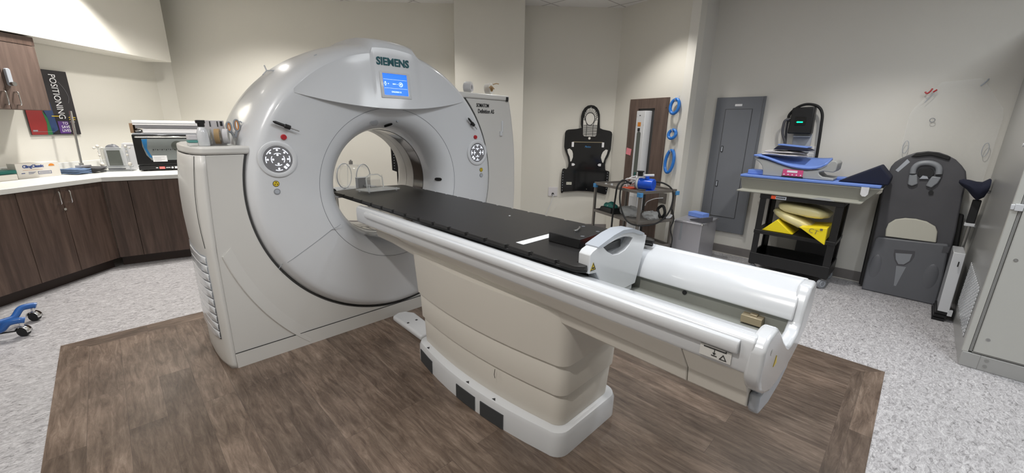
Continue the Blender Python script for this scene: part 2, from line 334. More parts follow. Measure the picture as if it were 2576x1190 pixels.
def single(name, mb, material, label, cat, group=None, **k):
    o = build(name, mb, material, None, **k)
    o['label'] = label; o['category'] = cat
    if group: o['group'] = group
    # put the origin at the base centre
    me = o.data; vs = [v.co.copy() for v in me.vertices]
    c = Vector(((min(v.x for v in vs)+max(v.x for v in vs))/2, (min(v.y for v in vs)+max(v.y for v in vs))/2, min(v.z for v in vs)))
    me.transform(Matrix.Translation(-c)); o.location = c; WM[o.name] = Matrix.Translation(c)
    return o
def struct(name, mb, material, parent=None, **k):
    o = build(name, mb, material, parent, **k)
    if not parent: o['kind'] = 'structure'
    return o
def dup(root, loc, rz, label, group=None):
    r = root.copy(); COL.objects.link(r); r.location = loc; r.rotation_euler = (0, 0, rz); r['label'] = label
    if group: r['group'] = group
    for ch in list(root.children):
        c = ch.copy(); COL.objects.link(c); c.parent = r
        for g in list(ch.children):
            d = g.copy(); COL.objects.link(d); d.parent = c
    return r
def FR(o, ex, ey, ez=(0, 0, 1)):
    """frame matrix: origin o, axes"""
    m = Matrix.Identity(4)
    for i in range(3): m[i][0] = ex[i]; m[i][1] = ey[i]; m[i][2] = ez[i]; m[i][3] = o[i]
    return m
def rrect(w, h, r, n=5):
    pts = []
    for cx, cy, a0 in ((w/2-r, h/2-r, 0), (-w/2+r, h/2-r, 90), (-w/2+r, -h/2+r, 180), (w/2-r, -h/2+r, 270)):
        for k in range(n+1):
            a = math.radians(a0+90*k/n); pts.append((cx+r*math.cos(a), cy+r*math.sin(a)))
    return pts
# ------------------------------------------------------------------ room
D = Vector((0.70711, 0.70711, 0)); N = Vector((-0.70711, 0.70711, 0)); A0 = Vector((-0.621, 4.98, 0))
def LP(s, t, z=0.0): return A0+D*s+N*t+Vector((0, 0, z))
LF = FR(A0, D, N)                      # left-wall frame: x along the counter, y towards the wall
poly = [(-3.55, 3.0), (0.63, 7.12), (0.81, 7.126), (3.484, 4.564), (4.108, 3.964), (5.02, 3.091), (4.745, 1.98), (5.2, 1.97), (5.2, -2.6), (-1.6, -2.6)]
names = ['wall_left', 'wall_corner', 'wall_back', None, 'wall_rear', 'wall_niche', 'wall_return', 'wall_right', 'wall_front', 'wall_near']
def wallseg(name, p, q, m='wall', th=0.1, z0=0, z1=ZC):
    p, q = Vector((*p, 0)), Vector((*q, 0)); d = (q-p).normalized(); out = Vector((-d.y, d.x, 0))
    b = MB(); b.prism([p+Vector((0, 0, z0)), q+Vector((0, 0, z0)), q+out*th+Vector((0, 0, z0)), p+out*th+Vector((0, 0, z0))], (0, 0, z1-z0))
    return struct(name, b, m)
for i, nm in enumerate(names):
    if nm: wallseg(nm, poly[i], poly[(i+1) % len(poly)], 'wallc' if nm in ('wall_right', 'wall_return') else 'wall')
# pillar standing proud of the back wall
b = MB(); b.prism([(3.31, 4.383, 0), (3.935, 3.783, 0), (4.2, 4.05, 0), (3.58, 4.65, 0)], (0, 0, ZC)); struct('wall_pillar', b, 'wall')
# soffit over the counter
b = MB(); b.prism([LP(-3.6, 0.28, 2.14), LP(2.255, 0.28, 2.14), LP(2.27, 0.63, 2.14), LP(-3.6, 0.63, 2.14)], (0, 0, ZC-2.14)); struct('wall_soffit', b, 'wall')
b = MB(); b.box(-4.2, 5.6, -3.0, 7.6, -0.1, 0.0); struct('floor', b, 'floor')
b = MB(); b.box(-4.2, 5.6, -3.0, 7.6, ZC, ZC+0.1); struct('ceiling', b, 'ceil')
# wood-look inlay in the floor, with its border course
x0, x1, y0, y1, bw = -0.425, 3.258, -0.09, 3.76, 0.145
b = MB(); b.box(x0+bw, x1-bw, y0+bw, y1-bw, 0.0, 0.003); struct('floor_inlay', b, 'plank')
b = MB()
b.prism([(x0, y0, 0), (x0+bw, y0+bw, 0), (x0+bw, y1-bw, 0), (x0, y1, 0)], (0, 0, 0.003)); b.prism([(x1, y0, 0), (x1, y1, 0), (x1-bw, y1-bw, 0), (x1-bw, y0+bw, 0)], (0, 0, 0.003)); struct('floor_border', b, 'plank')
b = MB()
b.prism([(x0, y1, 0), (x0+bw, y1-bw, 0), (x1-bw, y1-bw, 0), (x1, y1, 0)], (0, 0, 0.003)); b.prism([(x0, y0, 0), (x1, y0, 0), (x1-bw, y0+bw, 0), (x0+bw, y0+bw, 0)], (0, 0, 0.003)); struct('floor_border', b, 'plankx')
def baseboard(name, p, q, h=0.105):
    p, q = Vector((*p, 0)), Vector((*q, 0)); d = (q-p).normalized(); inn = Vector((d.y, -d.x, 0))
    b = MB(); b.prism([p, q, q+inn*0.012, p+inn*0.012], (0, 0, h)); struct(name, b, 'base', bevel=0.003)
    b = MB(); b.prism([p+inn*0.012, q+inn*0.012, q+inn*0.017, p+inn*0.017], (0, 0, 0.008)); struct('trim_1', b, 'baseline')
baseboard('baseboard_right', (5.2, 1.97), (5.2, -0.35)); baseboard('baseboard_return', (4.745, 1.98), (5.2, 1.97))
baseboard('baseboard_niche', (4.80, 2.21), (4.745, 1.98)); baseboard('baseboard_rear', (4.108, 3.964), (5.02, 3.091)); baseboard('baseboard_back', (0.81, 7.126), (3.484, 4.564))
# recessed downlights (lamp bodies)
for (x, y, p, s) in DOWN:
    t = thing('downlight', 'round recessed ceiling downlight with white trim ring', 'ceiling light', (x, y, ZC), 0, 'recessed downlights in the tiled ceiling')
    b = MB(); b.lathe([(0.075, 0), (0.095, 0), (0.095, -0.008), (0.075, -0.006)], (x, y, ZC), seg=28, caps=False); build('trim_ring', b, 'white2', t)
    b = MB(); b.cyl((x, y, ZC-0.001), (x, y, ZC-0.003), 0.075, 28); build('lens', b, 'lamp', t)

# ------------------------------------------------------------------ base cabinets, counter, wall cabinet
def handle(b, p, vert=0.105, out=Vector((0.70711, -0.70711, 0)), r=0.005):
    p = Vector(p); z = Vector((0, 0, 1))
    b.tube([p, p+out*0.03, p+out*0.034+z*0.006*-1, p+out*0.034-z*(vert-0.006), p+out*0.03-z*vert, p-z*vert], r, 8)
def door_panel(parent, m, s0, s1, z0, z1, mt, t=-0.0, th=0.018, gap=0.002, name='door'):
    b = MB(); b.m = m; b.box(s0+gap, s1-gap, t, t+th, z0+gap, z1-gap); return build(name, b, mt, parent, bevel=0.001)
ZT = 0.912
# first run along the left wall
def base_cab(label, s0, s1, doors, handles=(), lock=None, m=LF, mt='cabinet', frame_d=0.55):
    c = m @ Vector(((s0+s1)/2, 0.3, 0)); t = thing('base_cabinet', label, 'cabinet', c, 0)
    b = MB(); b.m = m; b.box(s0, s1, 0.02, frame_d, 0.1, ZT-0.042); build('body', b, mt, t)
    b = MB(); b.m = m; b.box(s0, s1, 0.075, frame_d-.02, 0.0, 0.1); build('toe_kick', b, 'kick', t)
    ds = []
    for (p, q) in doors: ds.append(door_panel(t, m, p, q, 0.1, ZT-0.045, mt))
    for di, hp in handles:
        b = MB(); b.m = Matrix.Identity(4); handle(b, m @ Vector((hp, 0, 0.833)), out=(m.to_3x3() @ Vector((0, -1, 0)))); build('handle', b, 'chrome', ds[di])
    if lock:
        b = MB(); b.cyl(m @ Vector((lock[1], 0.0, 0.675)), m @ Vector((lock[1], -0.012, 0.675)), 0.011, 16); build('lock', b, 'chrome', ds[lock[0]])
    return t
base_cab('dark brown base cabinet with two bar handles and a small round lock under the counter', 0.08, 0.778, [(0.08, 0.404), (0.404, 0.778)], [(0, 0.363), (1, 0.449)], (0, 0.398))
base_cab('plain dark brown base cabinet cut off by the left edge of the view', -1.2, 0.08, [(-0.6, -0.26), (-0.26, 0.08)], [])
C1 = Vector((-0.071, 5.53, 0)); e1 = Vector((0.9842, -0.1772, 0)); e2 = Vector((0.1772, 0.9842, 0)); CF = FR(C1, e1, e2)
base_cab('dark brown base cabinet run with no handles beside the scanner cabinet', 0.0, 1.35, [(0.0, 0.185), (0.185, 0.78), (0.78, 1.35)], [], m=CF, mt='cabinet', frame_d=0.5)
b = MB(); b.prism([LP(-1.2, -0.02, ZT-0.042), LP(0.787, -0.02, ZT-0.042), CF @ Vector((0, -0.022, ZT-0.042)), CF @ Vector((1.36, -0.022, ZT-0.042)), Vector((1.45, 6.40, ZT-0.042)), Vector((0.80, 7.02, ZT-0.042)), Vector((0.63, 7.03, ZT-0.042)), LP(2.2, 0.628, ZT-0.042), LP(-1.2, 0.628, ZT-0.042)], (0, 0, 0.042))
single('countertop', b, 'counter', 'long white worktop bending round the corner on the brown base cabinets', 'countertop', bevel=0.006)
b = MB(); b.m = LF; b.box(-1.2, 2.3, 0.606, 0.628, ZT+0.001, ZT+0.105); single('backsplash', b, 'counter', 'low white splash strip along the left wall behind the counter', 'backsplash', bevel=0.003)
# wall cabinet
t = thing('wall_cabinet', 'brown wood-grain wall cabinet with a keypad lock hanging under the soffit', 'cabinet', LP(0.1, 0.45, 1.515))
b = MB(); b.m = LF; b.box(-0.9, 0.782, 0.322, 0.628, 1.515, 2.125); build('body', b, 'cabinet2', t)
b = MB(); b.m = LF; b.box(-0.9, 0.784, 0.30, 0.628, 2.06, 2.13); build('top_rail', b, 'cabinet', t)
ds = [door_panel(t, LF, p, q, 1.515, 2.058, 'cabinet2', 0.302) for p, q in ((0.478, 0.784), (0.02, 0.478), (-0.45, 0.02))]
b = MB(); handle(b, LP(0.531, 0.302, 1.658)); build('handle', b, 'chrome', ds[0]); b = MB(); handle(b, LP(0.443, 0.302, 1.658)); build('handle', b, 'chrome', ds[1])
b = MB(); b.m = LF; b.prism([(0.513+x, 0.302, 1.775+z) for x, z in rrect(0.034, 0.14, 0.016)], (0, -0.022, 0)); lk = build('keypad_lock', b, 'lgrey', ds[0], bevel=0.003)
b = MB(); b.m = LF; b.cyl((0.513, 0.28, 1.722), (0.513, 0.255, 1.722), 0.017, 20); build('knob', b, 'steel', lk)

# ------------------------------------------------------------------ poster on the left wall
t = thing('poster', 'dark POSITIONING poster with red, green and purple panels on the wall behind the cabinet', 'poster', LP(1.07, 0.62, 1.29))
W0 = 0.623
def rect(mb, s0, s1, z0, z1, tt, th=0.002): mb.box(s0, s1, tt-th, tt, z0, z1)
b = MB(); b.m = LF; rect(b, 0.848, 1.30, 1.29, 1.905, 0.627, 0.004); build('sheet', b, 'posterk', t)
b = MB(); b.m = LF; b.prism([(0.85, 0.6225, 1.292), (0.985, 0.6225, 1.292), (1.0, 0.6225, 1.4), (0.985, 0.6225, 1.62), (0.85, 0.6225, 1.62)], (0, -0.0008, 0)); build('red_panel', b, 'posterr', t)
b = MB(); b.m = LF; b.prism([(0.985, 0.6215, 1.292), (1.03, 0.6215, 1.292), (1.02, 0.6215, 1.45), (0.985, 0.6215, 1.52), (1.0, 0.6215, 1.4)], (0, -0.0008, 0)); build('green_panel', b, 'posterg', t)
b = MB(); b.m = LF; b.prism([(1.03, 0.6215, 1.30), (1.09, 0.6215, 1.34), (1.075, 0.6215, 1.6), (0.99, 0.6215, 1.55), (1.02, 0.6215, 1.45)], (0, -0.0008, 0)); build('blue_panel', b, 'posterb', t)
b = MB(); b.m = LF; b.box(1.10, 1.20, 0.6207, 0.6215, 1.30, 1.42); build('purple_panel', b, 'posterp', t)
b = MB(); o_ = LF @ Vector((1.155, 0.6195, 1.655)); b.text('POSITIONING', o_, (0, 0, -1), D, height=0.062, width=0.42, depth=0.001); build('title_lettering', b, 'paper', t)
b = MB()
for k, (tx, zz) in enumerate((('TO', 1.40), ('SAVE', 1.365), ('LIVES', 1.33))): b.text(tx, LF @ Vector((1.165, 0.6195, zz)), D, (0, 0, 1), height=0.026, depth=0.001)
build('slogan_lettering', b, 'paper', t)
b = MB(); b.m = LF
for (s0, s1, zz) in ((1.215, 1.28, 1.455), (1.215, 1.275, 1.435), (1.06, 1.125, 1.465)): b.box(s0, s1, 0.6198, 0.6205, zz, zz+0.007)
build('yellow_caption', b, 'yellow', t)
b = MB(); b.m = LF; b.box(0.86, 1.05, 0.6198, 0.6205, 1.318, 1.320); b.box(0.865, 0.905, 0.6198, 0.6205, 1.324, 1.336); b.box(1.215, 1.265, 0.6198, 0.6205, 1.412, 1.418)
b.tube([LP(0, 0)-LP(0, 0)+Vector((1.2, 0.6202, 1.80)), Vector((1.24, 0.6202, 1.74)), Vector((1.265, 0.6202, 1.66)), Vector((1.25, 0.6202, 1.60))], 0.0008, 6, 4); build('white_caption', b, 'alu', t)

# ------------------------------------------------------------------ things on the counter
def cardbox():
    o = Vector((-0.590, 5.700, ZT)); x = (Vector((-0.336, 5.897, ZT))-o).normalized(); y = Vector((-x.y, x.x, 0)); m = FR(o, x, y); L = 0.322; h = 0.135
    t = thing('glove_box', 'white carton printed with blue lettering and an orange sun on the counter', 'box', m @ Vector((L/2, 0.07, 0)))
    b = MB(); b.m = m; b.box(0, L, 0, 0.09, 0.0005, h); build('carton', b, 'cardw', t, bevel=0.002)
    b = MB(); b.text('ClingClassic', m @ Vector((0.125, -0.0005, 0.102)), x, (0, 0, 1), height=0.036, width=0.155, depth=0.0008, bold=0.045); build('brand_lettering', b, 'navyink', t)
    b = MB(); b.m = m; b.prism([(0.262+0.023*math.cos(a), -0.0005, 0.098+0.022*math.sin(a)) for a in [PI*k/10 for k in range(11)]], (0, -0.001, 0)); b.box(0.045, 0.19, -0.0012, 0, 0.073, 0.0745); build('sun_print', b, 'orange', t)
    b = MB(); b.m = m; b.ringprism([(0.15, -0.0005, 0.03), (0.25, -0.0005, 0.03), (0.25, -0.0005, 0.056), (0.15, -0.0005, 0.056)], [(0.153, -0.0005, 0.033), (0.247, -0.0005, 0.033), (0.247, -0.0005, 0.053), (0.153, -0.0005, 0.053)], (0, -0.001, 0))
    for k in range(3): b.box(0.08, 0.135-0.01*k, -0.0012, 0, 0.052-0.007*k, 0.0545-0.007*k)
    b.box(0.16, 0.24, -0.0012, 0, 0.041, 0.044); b.box(0.03, 0.055, -0.0012, 0, 0.044, 0.05); build('small_print', b, 'navyink', t)
cardbox()
b = MB(); b.m = LF; b.box(0.30, 0.50, 0.45, 0.60, ZT+0.001, ZT+0.05); single('carton', b, 'cardw', 'low pale carton left of the white printed carton', 'box', bevel=0.004)
b = MB(); b.m = LF; b.box(0.34, 0.52, 0.47, 0.6, ZT+0.052, ZT+0.085); single('carton', b, 'green', 'flat green pack on the low pale carton at the left end of the counter', 'box', bevel=0.006)
b = MB()
for k in range(3):
    m = LF; 
    rows = []
    for i in range(9):
        u = i/8; rows.append([LP(0.90+0.13*u, 0.33+0.2*v/8, ZT+0.013+0.016*k+0.003*math.sin(5*u+k)+0.002*math.cos(4*v)) for v in range(9)])
    b.grid(rows)
o = single('towel', b, 'towel', 'folded blue towel beside the white printed carton', 'towel', solid=0.013)
b = MB()
for k in range(4):
    rows = []
    for i in range(13):
        u = i/12; rows.append([LP(1.04+0.13*u, 0.32+0.2*v/8-0.03*k*0.2, ZT+0.012+0.011*k+0.006*math.sin(4*u+0.8*k)+0.01*u*(k/3)) for v in range(9)])
    b.grid(rows)
single('cloth', b, 'dcloth', 'folded dark striped cloth under the foot of the upright metal rod', 'cloth', solid=0.008)
t = thing('rod_stand', 'upright polished metal rod on a small flat foot in front of the poster', 'stand', LP(1.08, 0.45, ZT+0.05))
b = MB(); b.m = LF; b.box(1.03, 1.13, 0.42, 0.49, ZT+0.055, ZT+0.078); build('foot', b, 'alu', t, bevel=0.003)
b = MB(); b.cyl(LP(1.06, 0.45, ZT+0.078), LP(1.085, 0.45, 1.52), 0.011, 16); rd = build('rod', b, 'chrome', t)
b = MB(); b.cyl(LP(1.06, 0.45, ZT+0.078), LP(1.06, 0.45, ZT+0.1), 0.017, 16); build('collar', b, 'steel', rd)
# acrylic phantom
ph0 = Vector((-0.068, 6.07, ZT)); px_ = (Vector((0.18, 6.0, ZT))-ph0).normalized(); PF = FR(ph0, px_, Vector((-px_.y, px_.x, 0)))
t = thing('test_phantom', 'square clear acrylic test block with white knobs and a dark window on the counter', 'phantom', PF @ Vector((0.13, 0.08, 0)))
b = MB(); b.m = PF; b.box(0.0, 0.26, 0.0, 0.16, 0.0, 0.008); b.box(0.02, 0.24, 0.0, 0.16, 0.035, 0.05); build('base_plate', b, 'acryw', t, bevel=0.002)
b = MB(); b.m = PF; b.box(0.03, 0.23, 0.02, 0.14, 0.05, 0.24); blk = build('block', b, 'acrylic', t, bevel=0.006)
b = MB(); b.m = PF; b.ringprism([(0.07, 0.018, 0.06), (0.215, 0.018, 0.06), (0.205, 0.018, 0.235), (0.065, 0.018, 0.235)], [(0.085, 0.018, 0.062), (0.195, 0.018, 0.062), (0.187, 0.018, 0.22), (0.08, 0.018, 0.22)], (0, -0.008, 0)); build('frame', b, 'acryw', blk)
b = MB(); b.m = PF; b.box(0.083, 0.19, 0.012, 0.017, 0.062, 0.222); build('window', b, 'glassv', blk)
for (x, z, r) in ((0.02, 0.262, 0.015), (0.24, 0.262, 0.014), (-0.01, 0.245, 0.011), (0.05, 0.245, 0.009), (0.27, 0.245, 0.009), (0.025, 0.075, 0.019), (0.245, 0.075, 0.018), (0.02, 0.17, 0.010), (0.24, 0.17, 0.011), (0.24, 0.21, 0.008), (0.018, 0.21, 0.007)):
    b = MB(); b.m = PF; b.blob((x, 0.02, z), r, r, r*1.15, nu=14, nv=8); build('knob', b, 'cardw', t)
b = MB(); b.m = PF; b.cyl((-0.01, 0.02, 0.245), (0.27, 0.02, 0.245), 0.004, 8); b.cyl((0.022, 0.02, 0.008), (0.022, 0.02, 0.262), 0.005, 8); b.cyl((0.242, 0.02, 0.008), (0.242, 0.02, 0.262), 0.005, 8); build('rod', b, 'acryw', t)
b = MB(); b.m = PF; b.blob((0.075, 0.24, 0.20), 0.07, 0.03, 0.07, 3, 0.1); b.box(0.01, 0.14, 0.21, 0.27, 0.0, 0.2); single('equipment_case', b, 'boardgrey2', 'dark grey case behind the clear acrylic test block', 'case')
b = MB(); b.m = PF; b.box(0.16, 0.29, 0.20, 0.30, 0.0, 0.262); b.box(0.165, 0.285, 0.2, 0.3, 0.266, 0.285); single('paper_stack', b, 'paper', 'stack of white papers between the acrylic test block and the oven', 'papers')
# oven
of_ = Vector((0.235, 5.925, ZT)); OF = FR(of_, e1, e2)
t = thing('oven', 'black-fronted bench oven with a glass door and lit red control strip on the counter', 'oven', OF @ Vector((0.33, 0.25, 0)))
b = MB(); b.m = OF; b.box(0.0, 0.66, 0.02, 0.46, 0.012, 0.40); build('body', b, 'greyplast', t, bevel=0.006)
b = MB(); b.m = OF; b.box(-0.003, 0.663, -0.012, 0.02, 0.07, 0.385); dr = build('door', b, 'blackgloss', t, bevel=0.004)
b = MB(); b.m = OF; b.prism([(0.07, -0.0135, 0.342), (0.60, -0.0135, 0.342), (0.60, -0.0135, 0.115), (0.12, -0.0135, 0.115), (0.085, -0.0135, 0.17), (0.066, -0.0135, 0.26)], (0, 0.0025, 0)); build('glass_pane', b, 'oveng', dr)
b = MB(); b.m = OF; b.prism([(0.068, -0.0145, 0.335), (0.115, -0.0145, 0.340), (0.10, -0.0145, 0.24), (0.13, -0.0145, 0.14), (0.105, -0.0145, 0.15), (0.078, -0.0145, 0.24)], (0, 0.0015, 0)); build('blue_reflection', b, 'ovenblue', dr)  # blue reflection on the door glass, painted as a coloured strip
b = MB(); b.m = OF; b.box(0.13, 0.25, -0.0155, -0.0137, 0.10, 0.165); ntc = build('notice_card', b, 'paper', dr)
b = MB(); b.m = OF
for k in range(4): b.box(0.14, 0.20+0.03*(k % 2), -0.0162, -0.0156, 0.112+0.012*k, 0.1135+0.012*k)
build('notice_print', b, 'ink', ntc)
b = MB(); b.m = OF; b.tube([(0.02, -0.012, 0.362), (0.03, -0.035, 0.362), (0.63, -0.035, 0.362), (0.64, -0.012, 0.362)], 0.0085, 10); build('handle', b, 'chrome', dr)
b = MB(); b.m = OF; b.cyl((0.36, -0.0137, 0.265), (0.36, -0.016, 0.265), 0.055, 30); build('fan_cover', b, 'glassv', dr)
b = MB(); b.m = OF
for k in range(12): b.cyl((0.15+0.018*k, -0.0155, 0.222+0.006*(k % 2)), (0.15+0.018*k, -0.0165, 0.232), 0.004, 8)
build('rack_teeth', b, 'blackpl', dr)
b = MB(); b.m = OF; b.box(0.0, 0.66, -0.01, 0.02, 0.012, 0.062); cp = build('control_strip', b, 'blackpl', t, bevel=0.004)
b = MB(); b.m = OF; b.box(0.17, 0.215, -0.0125, -0.009, 0.022, 0.044); build('red_display', b, 'redled', cp)
b = MB(); b.m = OF; b.box(0.14, 0.158, -0.0125, -0.009, 0.03, 0.038); b.box(0.225, 0.262, -0.0125, -0.009, 0.03, 0.037); b.cyl((0.28, -0.009, 0.033), (0.28, -0.013, 0.033), 0.010, 16); b.box(0.30, 0.36, -0.0125, -0.009, 0.022, 0.044); build('button', b, 'paper', cp)
b = MB(); b.m = OF
for (x, y) in ((0.04, 0.06), (0.62, 0.06), (0.04, 0.42), (0.62, 0.42)): b.cyl((x, y, 0), (x, y, 0.013), 0.018, 12)
build('feet', b, 'blackrub', t)
# flat boxes on the oven
b = MB(); b.m = OF; b.box(0.09, 0.72, 0.02, 0.38, 0.401, 0.446); single('sheet_pack', b, 'paper', 'lowest pack of thin white sheets lying on the oven top', 'sheet pack', group=None, bevel=0.003)
b = MB(); b.m = OF; b.box(0.035, 0.66, 0.03, 0.40, 0.448, 0.482); single('sheet_pack', b, 'alu', 'middle grey pack of flat sheets on top of the oven', 'sheet pack', bevel=0.003)
t = thing('flat_carton', 'long flat white carton lying on top of the oven stack', 'box', OF @ Vector((0.35, 0.2, 0.484)))
b = MB(); b.m = OF; b.box(0.02, 0.68, 0.01, 0.40, 0.484, 0.532); build('carton', b, 'paper', t, bevel=0.003)
b = MB(); b.m = OF; b.box(0.019, 0.681, 0.008, 0.0095, 0.505, 0.508); build('lid_seam', b, 'lgrey', t)
b = MB(); b.m = OF; b.box(-0.012, 0.016, 0.05, 0.3, 0.401, 0.5); single('card_sleeve', b, 'cardb', 'brown card sleeve end left of the sheet packs on the oven', 'card sleeve')
b = MB(); b.m = OF; b.blob((0.055, 0.05, 0.422), 0.032, 0.03, 0.020, 4, 0.12); single('foil_bundle', b, 'steel', 'crumpled grey foil bundle on the left end of the oven top', 'foil')

# ------------------------------------------------------------------ CT scanner
GX, GY, GZ, GR = 1.455, 2.69, 1.031, 0.932
def gp(r, a, y): return (GX+r*math.cos(a), GY+y, GZ+r*math.sin(a))
T = thing('ct_scanner', 'large glossy white CT scanner with a round bore and side cabinets', 'CT scanner', (GX, GY+0.42, 0))
ZL, ZR = 1.318, 1.712            # tops of the left and right side cabinets
def arc(a0, a1, n, r=GR): return [gp(r, a0+(a1-a0)*k/n, 0) for k in range(n+1)]
# side outlines (x at height z) of the housing front
def xl(z): return 0.352+0.028*max(0, (z-0.75)/0.57)**1.5 if z > 0.75 else 0.35
def xr(z):
    pts = [(0, 2.62), (0.3, 2.66), (0.63, 2.695), (0.86, 2.705), (1.23, 2.695), (1.5, 2.655), (1.712, 2.607)]
    for (a, b_), (c, d_) in zip(pts, pts[1:]):
        if z <= c: return b_+(d_-b_)*(z-a)/(c-a)
    return pts[-1][1]
def P3(x, y, z): return (x, GY+y, z)
def front_poly(zmax, side):
    a_top = math.asin((zmax-GZ)/GR)
    if side == 'L':
        pts = arc(PI-a_top, 1.5*PI, 60)                         # circle from the cabinet top round to the bottom
        pts += [P3(GX, 0, 0.0)]
        pts += [P3(xl(z), 0, z) for z in np.linspace(0.0, zmax, 16)]
    else:
        pts = arc(a_top, -0.5*PI, 60)
        pts += [P3(GX, 0, 0.0)]
        pts += [P3(xr(z), 0, z) for z in np.linspace(0.0, zmax, 16)]
    return pts
# left cabinet: front plate and wrapped side
def side_plan(side):
    if side == 'L': return [(0.0, 0.0), (-0.022, 0.012), (-0.045, 0.06), (-0.060, 0.14), (-0.066, 0.26), (-0.066, 0.42), (-0.05, 0.6), (-0.02, 0.74), (0.04, 0.82)]
    return [(0.0, 0.0), (0.018, 0.02), (0.035, 0.09), (0.045, 0.25), (0.045, 0.5), (0.03, 0.7), (-0.02, 0.82)]
for side, zt, fx in (('L', ZL, xl), ('R', ZR, xr)):
    b = MB(); b.prism(front_poly(zt-0.045, side), (0, 0.05, 0)); build('front_cover', b, 'white2', T, bevel=0.004, ang=60)
    if side == 'L':
        zs = [0.0, 0.03, 0.10, 0.20, 0.45, 0.70, 0.725, 0.75, 0.80, 0.9, 1.0, 1.1, 1.2, zt-0.045]
    else: zs = list(np.linspace(0, zt-0.045, 14))
    rows = []
    for z in zs:
        bul = 0.0
        if side == 'L':
            bul = -0.014*math.sin(min(1, max(0, (z-0.735)/0.55))*PI)**0.8 if z > 0.735 else 0.004
            if z < 0.03: bul += 0.01
        rows.append([P3(fx(z)+dx+(bul if k > 1 else 0), dy, z) for k, (dx, dy) in enumerate(side_plan(side))])
    b = MB(); b.grid(rows); build('side_cover', b, 'white2', T, ang=50, solid=0.004)
    # lid with its overhanging rim
    a_top = math.asin((zt-GZ)/GR); cx_in = GX-GR*math.cos(a_top) if side == 'L' else GX+GR*math.cos(a_top)
    o = 0.006*(-1 if side == 'L' else 1)
    pl = [P3(cx_in+(0.15 if side == 'L' else -0.15), 0.10, zt-0.043), P3(cx_in, -0.008, zt-0.043)]+[P3(fx(zt)+dx+o, dy-0.008, zt-0.043) for dx, dy in side_plan(side)]+[P3(cx_in+(0.15 if side == 'L' else -0.15), 0.82, zt-0.043)]
    b = MB(); b.prism(pl, (0, 0, 0.043)); build('lid', b, 'white2', T, bevel=0.012, seg=3)
b = MB(); b.box(2.575, 2.60, GY-0.012, GY-0.006, ZR-0.05, ZR-0.012); build('corner_clip', b, 'ink', T)
# rear wall of the housing and floor skirt
b = MB(); b.box(0.40, 2.6, GY+0.78, GY+0.82, 0.0, 0.56); b.box(0.40, 0.95, GY+0.78, GY+0.82, 0.56, ZL-0.05); b.box(1.96, 2.6, GY+0.78, GY+0.82, 0.56, ZR-0.05); build('rear_cover', b, 'white2', T)
b = MB(); b.box(0.352, 2.60, GY-0.006, GY+0.02, 0.0, 0.098); build('kick_plate', b, 'white2', T, bevel=0.003)
b = MB(); b.box(0.352, 2.60, GY-0.0065, GY-0.002, 0.098, 0.102); build('kick_seam', b, 'seam', T)
# raised swoop: shoulder of the lower front cover
sw = []
for k in range(31):
    a = PI+0.24+(0.82-0.24)*k/30
    sw.append(P3(1.766+1.432*math.cos(a)-0.0, -0.007, 1.05+1.432*math.sin(a)))
sw = [p for p in sw if p[2] > 0.006 and p[0] > 0.36]
b = MB(); b.prism([(p[0]+0.002, p[1]-0.001, p[2]+0.002) for p in sw]+[(p[0]+0.045, p[1]+0.0062, p[2]+0.045) for p in reversed(sw)], (0, 0.004, 0)); b.tube([(p[0], p[1]+0.003, p[2]) for p in sw], 0.0045, 8); build('shoulder_ridge', b, 'white2', T)
b = MB(); 
for z0 in np.linspace(0.20, 0.665, 10):
    rows = []
    for j, (dz, off) in enumerate(((0.0, 0.0), (0.003, -0.009), (0.034, -0.006), (0.040, 0.002))):
        rows.append([P3(0.352+dx+off, dy, z0+dz+0.012*max(0, 1-dy/0.3)*0) for dx, dy in side_plan('L')[2:7]])
    b.grid(rows)
build('vent_grille', b, 'rail', T, solid=0.004)
b = MB(); b.grid([[P3(0.352+dx-0.0005, dy, z) for dx, dy in side_plan('L')[2:7]] for z in (0.19, 0.71)]); build('vent_recess', b, 'greyplast', T, solid=0.006)
b = MB(); b.tube([P3(xl(z)-0.0445-0.0125*math.sin(max(0,(z-0.75)/0.5)*PI), 0.045, z) for z in np.linspace(0.76, ZL-0.05, 12)], 0.0014, 6); build('side_seam', b, 'seam', T)
# round front drum: outer shell
NA = 160
def cap(a):
    d = (math.degrees(a)-90+180) % 360-180           # + is towards -x
    e = lambda x: 0 if x <= 0 else (1 if x >= 1 else x*x*(3-2*x))
    return e((d+14.6)/2.6)*e((9.0-d)/0.6) if -15 < d < 9.5 else 0
prof = [(0.30, 0.80), (0.80, 0.82), (0.90, 0.78), (0.935, 0.68), (0.952, 0.52), (0.955, 0.34), (0.948, 0.18), (0.932, 0.07), (0.921, 0.02), (0.908, -0.012), (0.892, -0.036), (0.876, -0.048), (0.855, -0.053), (0.80, -0.053), (0.72, -0.052), (0.64, -0.048), (0.58, -0.042), (0.528, -0.034)]
rows = []
for r, y in prof:
    row = []
    for k in range(NA):
        a = 2*PI*k/NA; c = cap(a); rr = r
        if r > 0.84: rr = r+0.040*c*min(1, (r-0.84)/0.03)
        yy = y-(0.004*c if r > 0.86 and y < 0 else 0)
        if math.sin(a) < 0 and y > 0.05 and r > 0.9: rr = min(rr, 0.925)   # keep inside the housing below
        row.append(gp(rr, a, yy))
    rows.append(row)
b = MB(); b.grid([r_+[r_[0]] for r_ in rows][1:]); build('drum_cover', b, 'white', T, ang=80)
b = MB(); aL, aR = PI-math.asin((ZL-0.045-GZ)/GR), math.asin((ZR-0.045-GZ)/GR)+2*PI
b.grid([[gp(r, aL+(aR-aL)*k/120, y) for k in range(121)] for r, y in ((0.922, 0.006), (0.934, 0.004), (0.934, 0.05), (0.925, 0.05))])
build('drum_gap', b, 'seam', T)
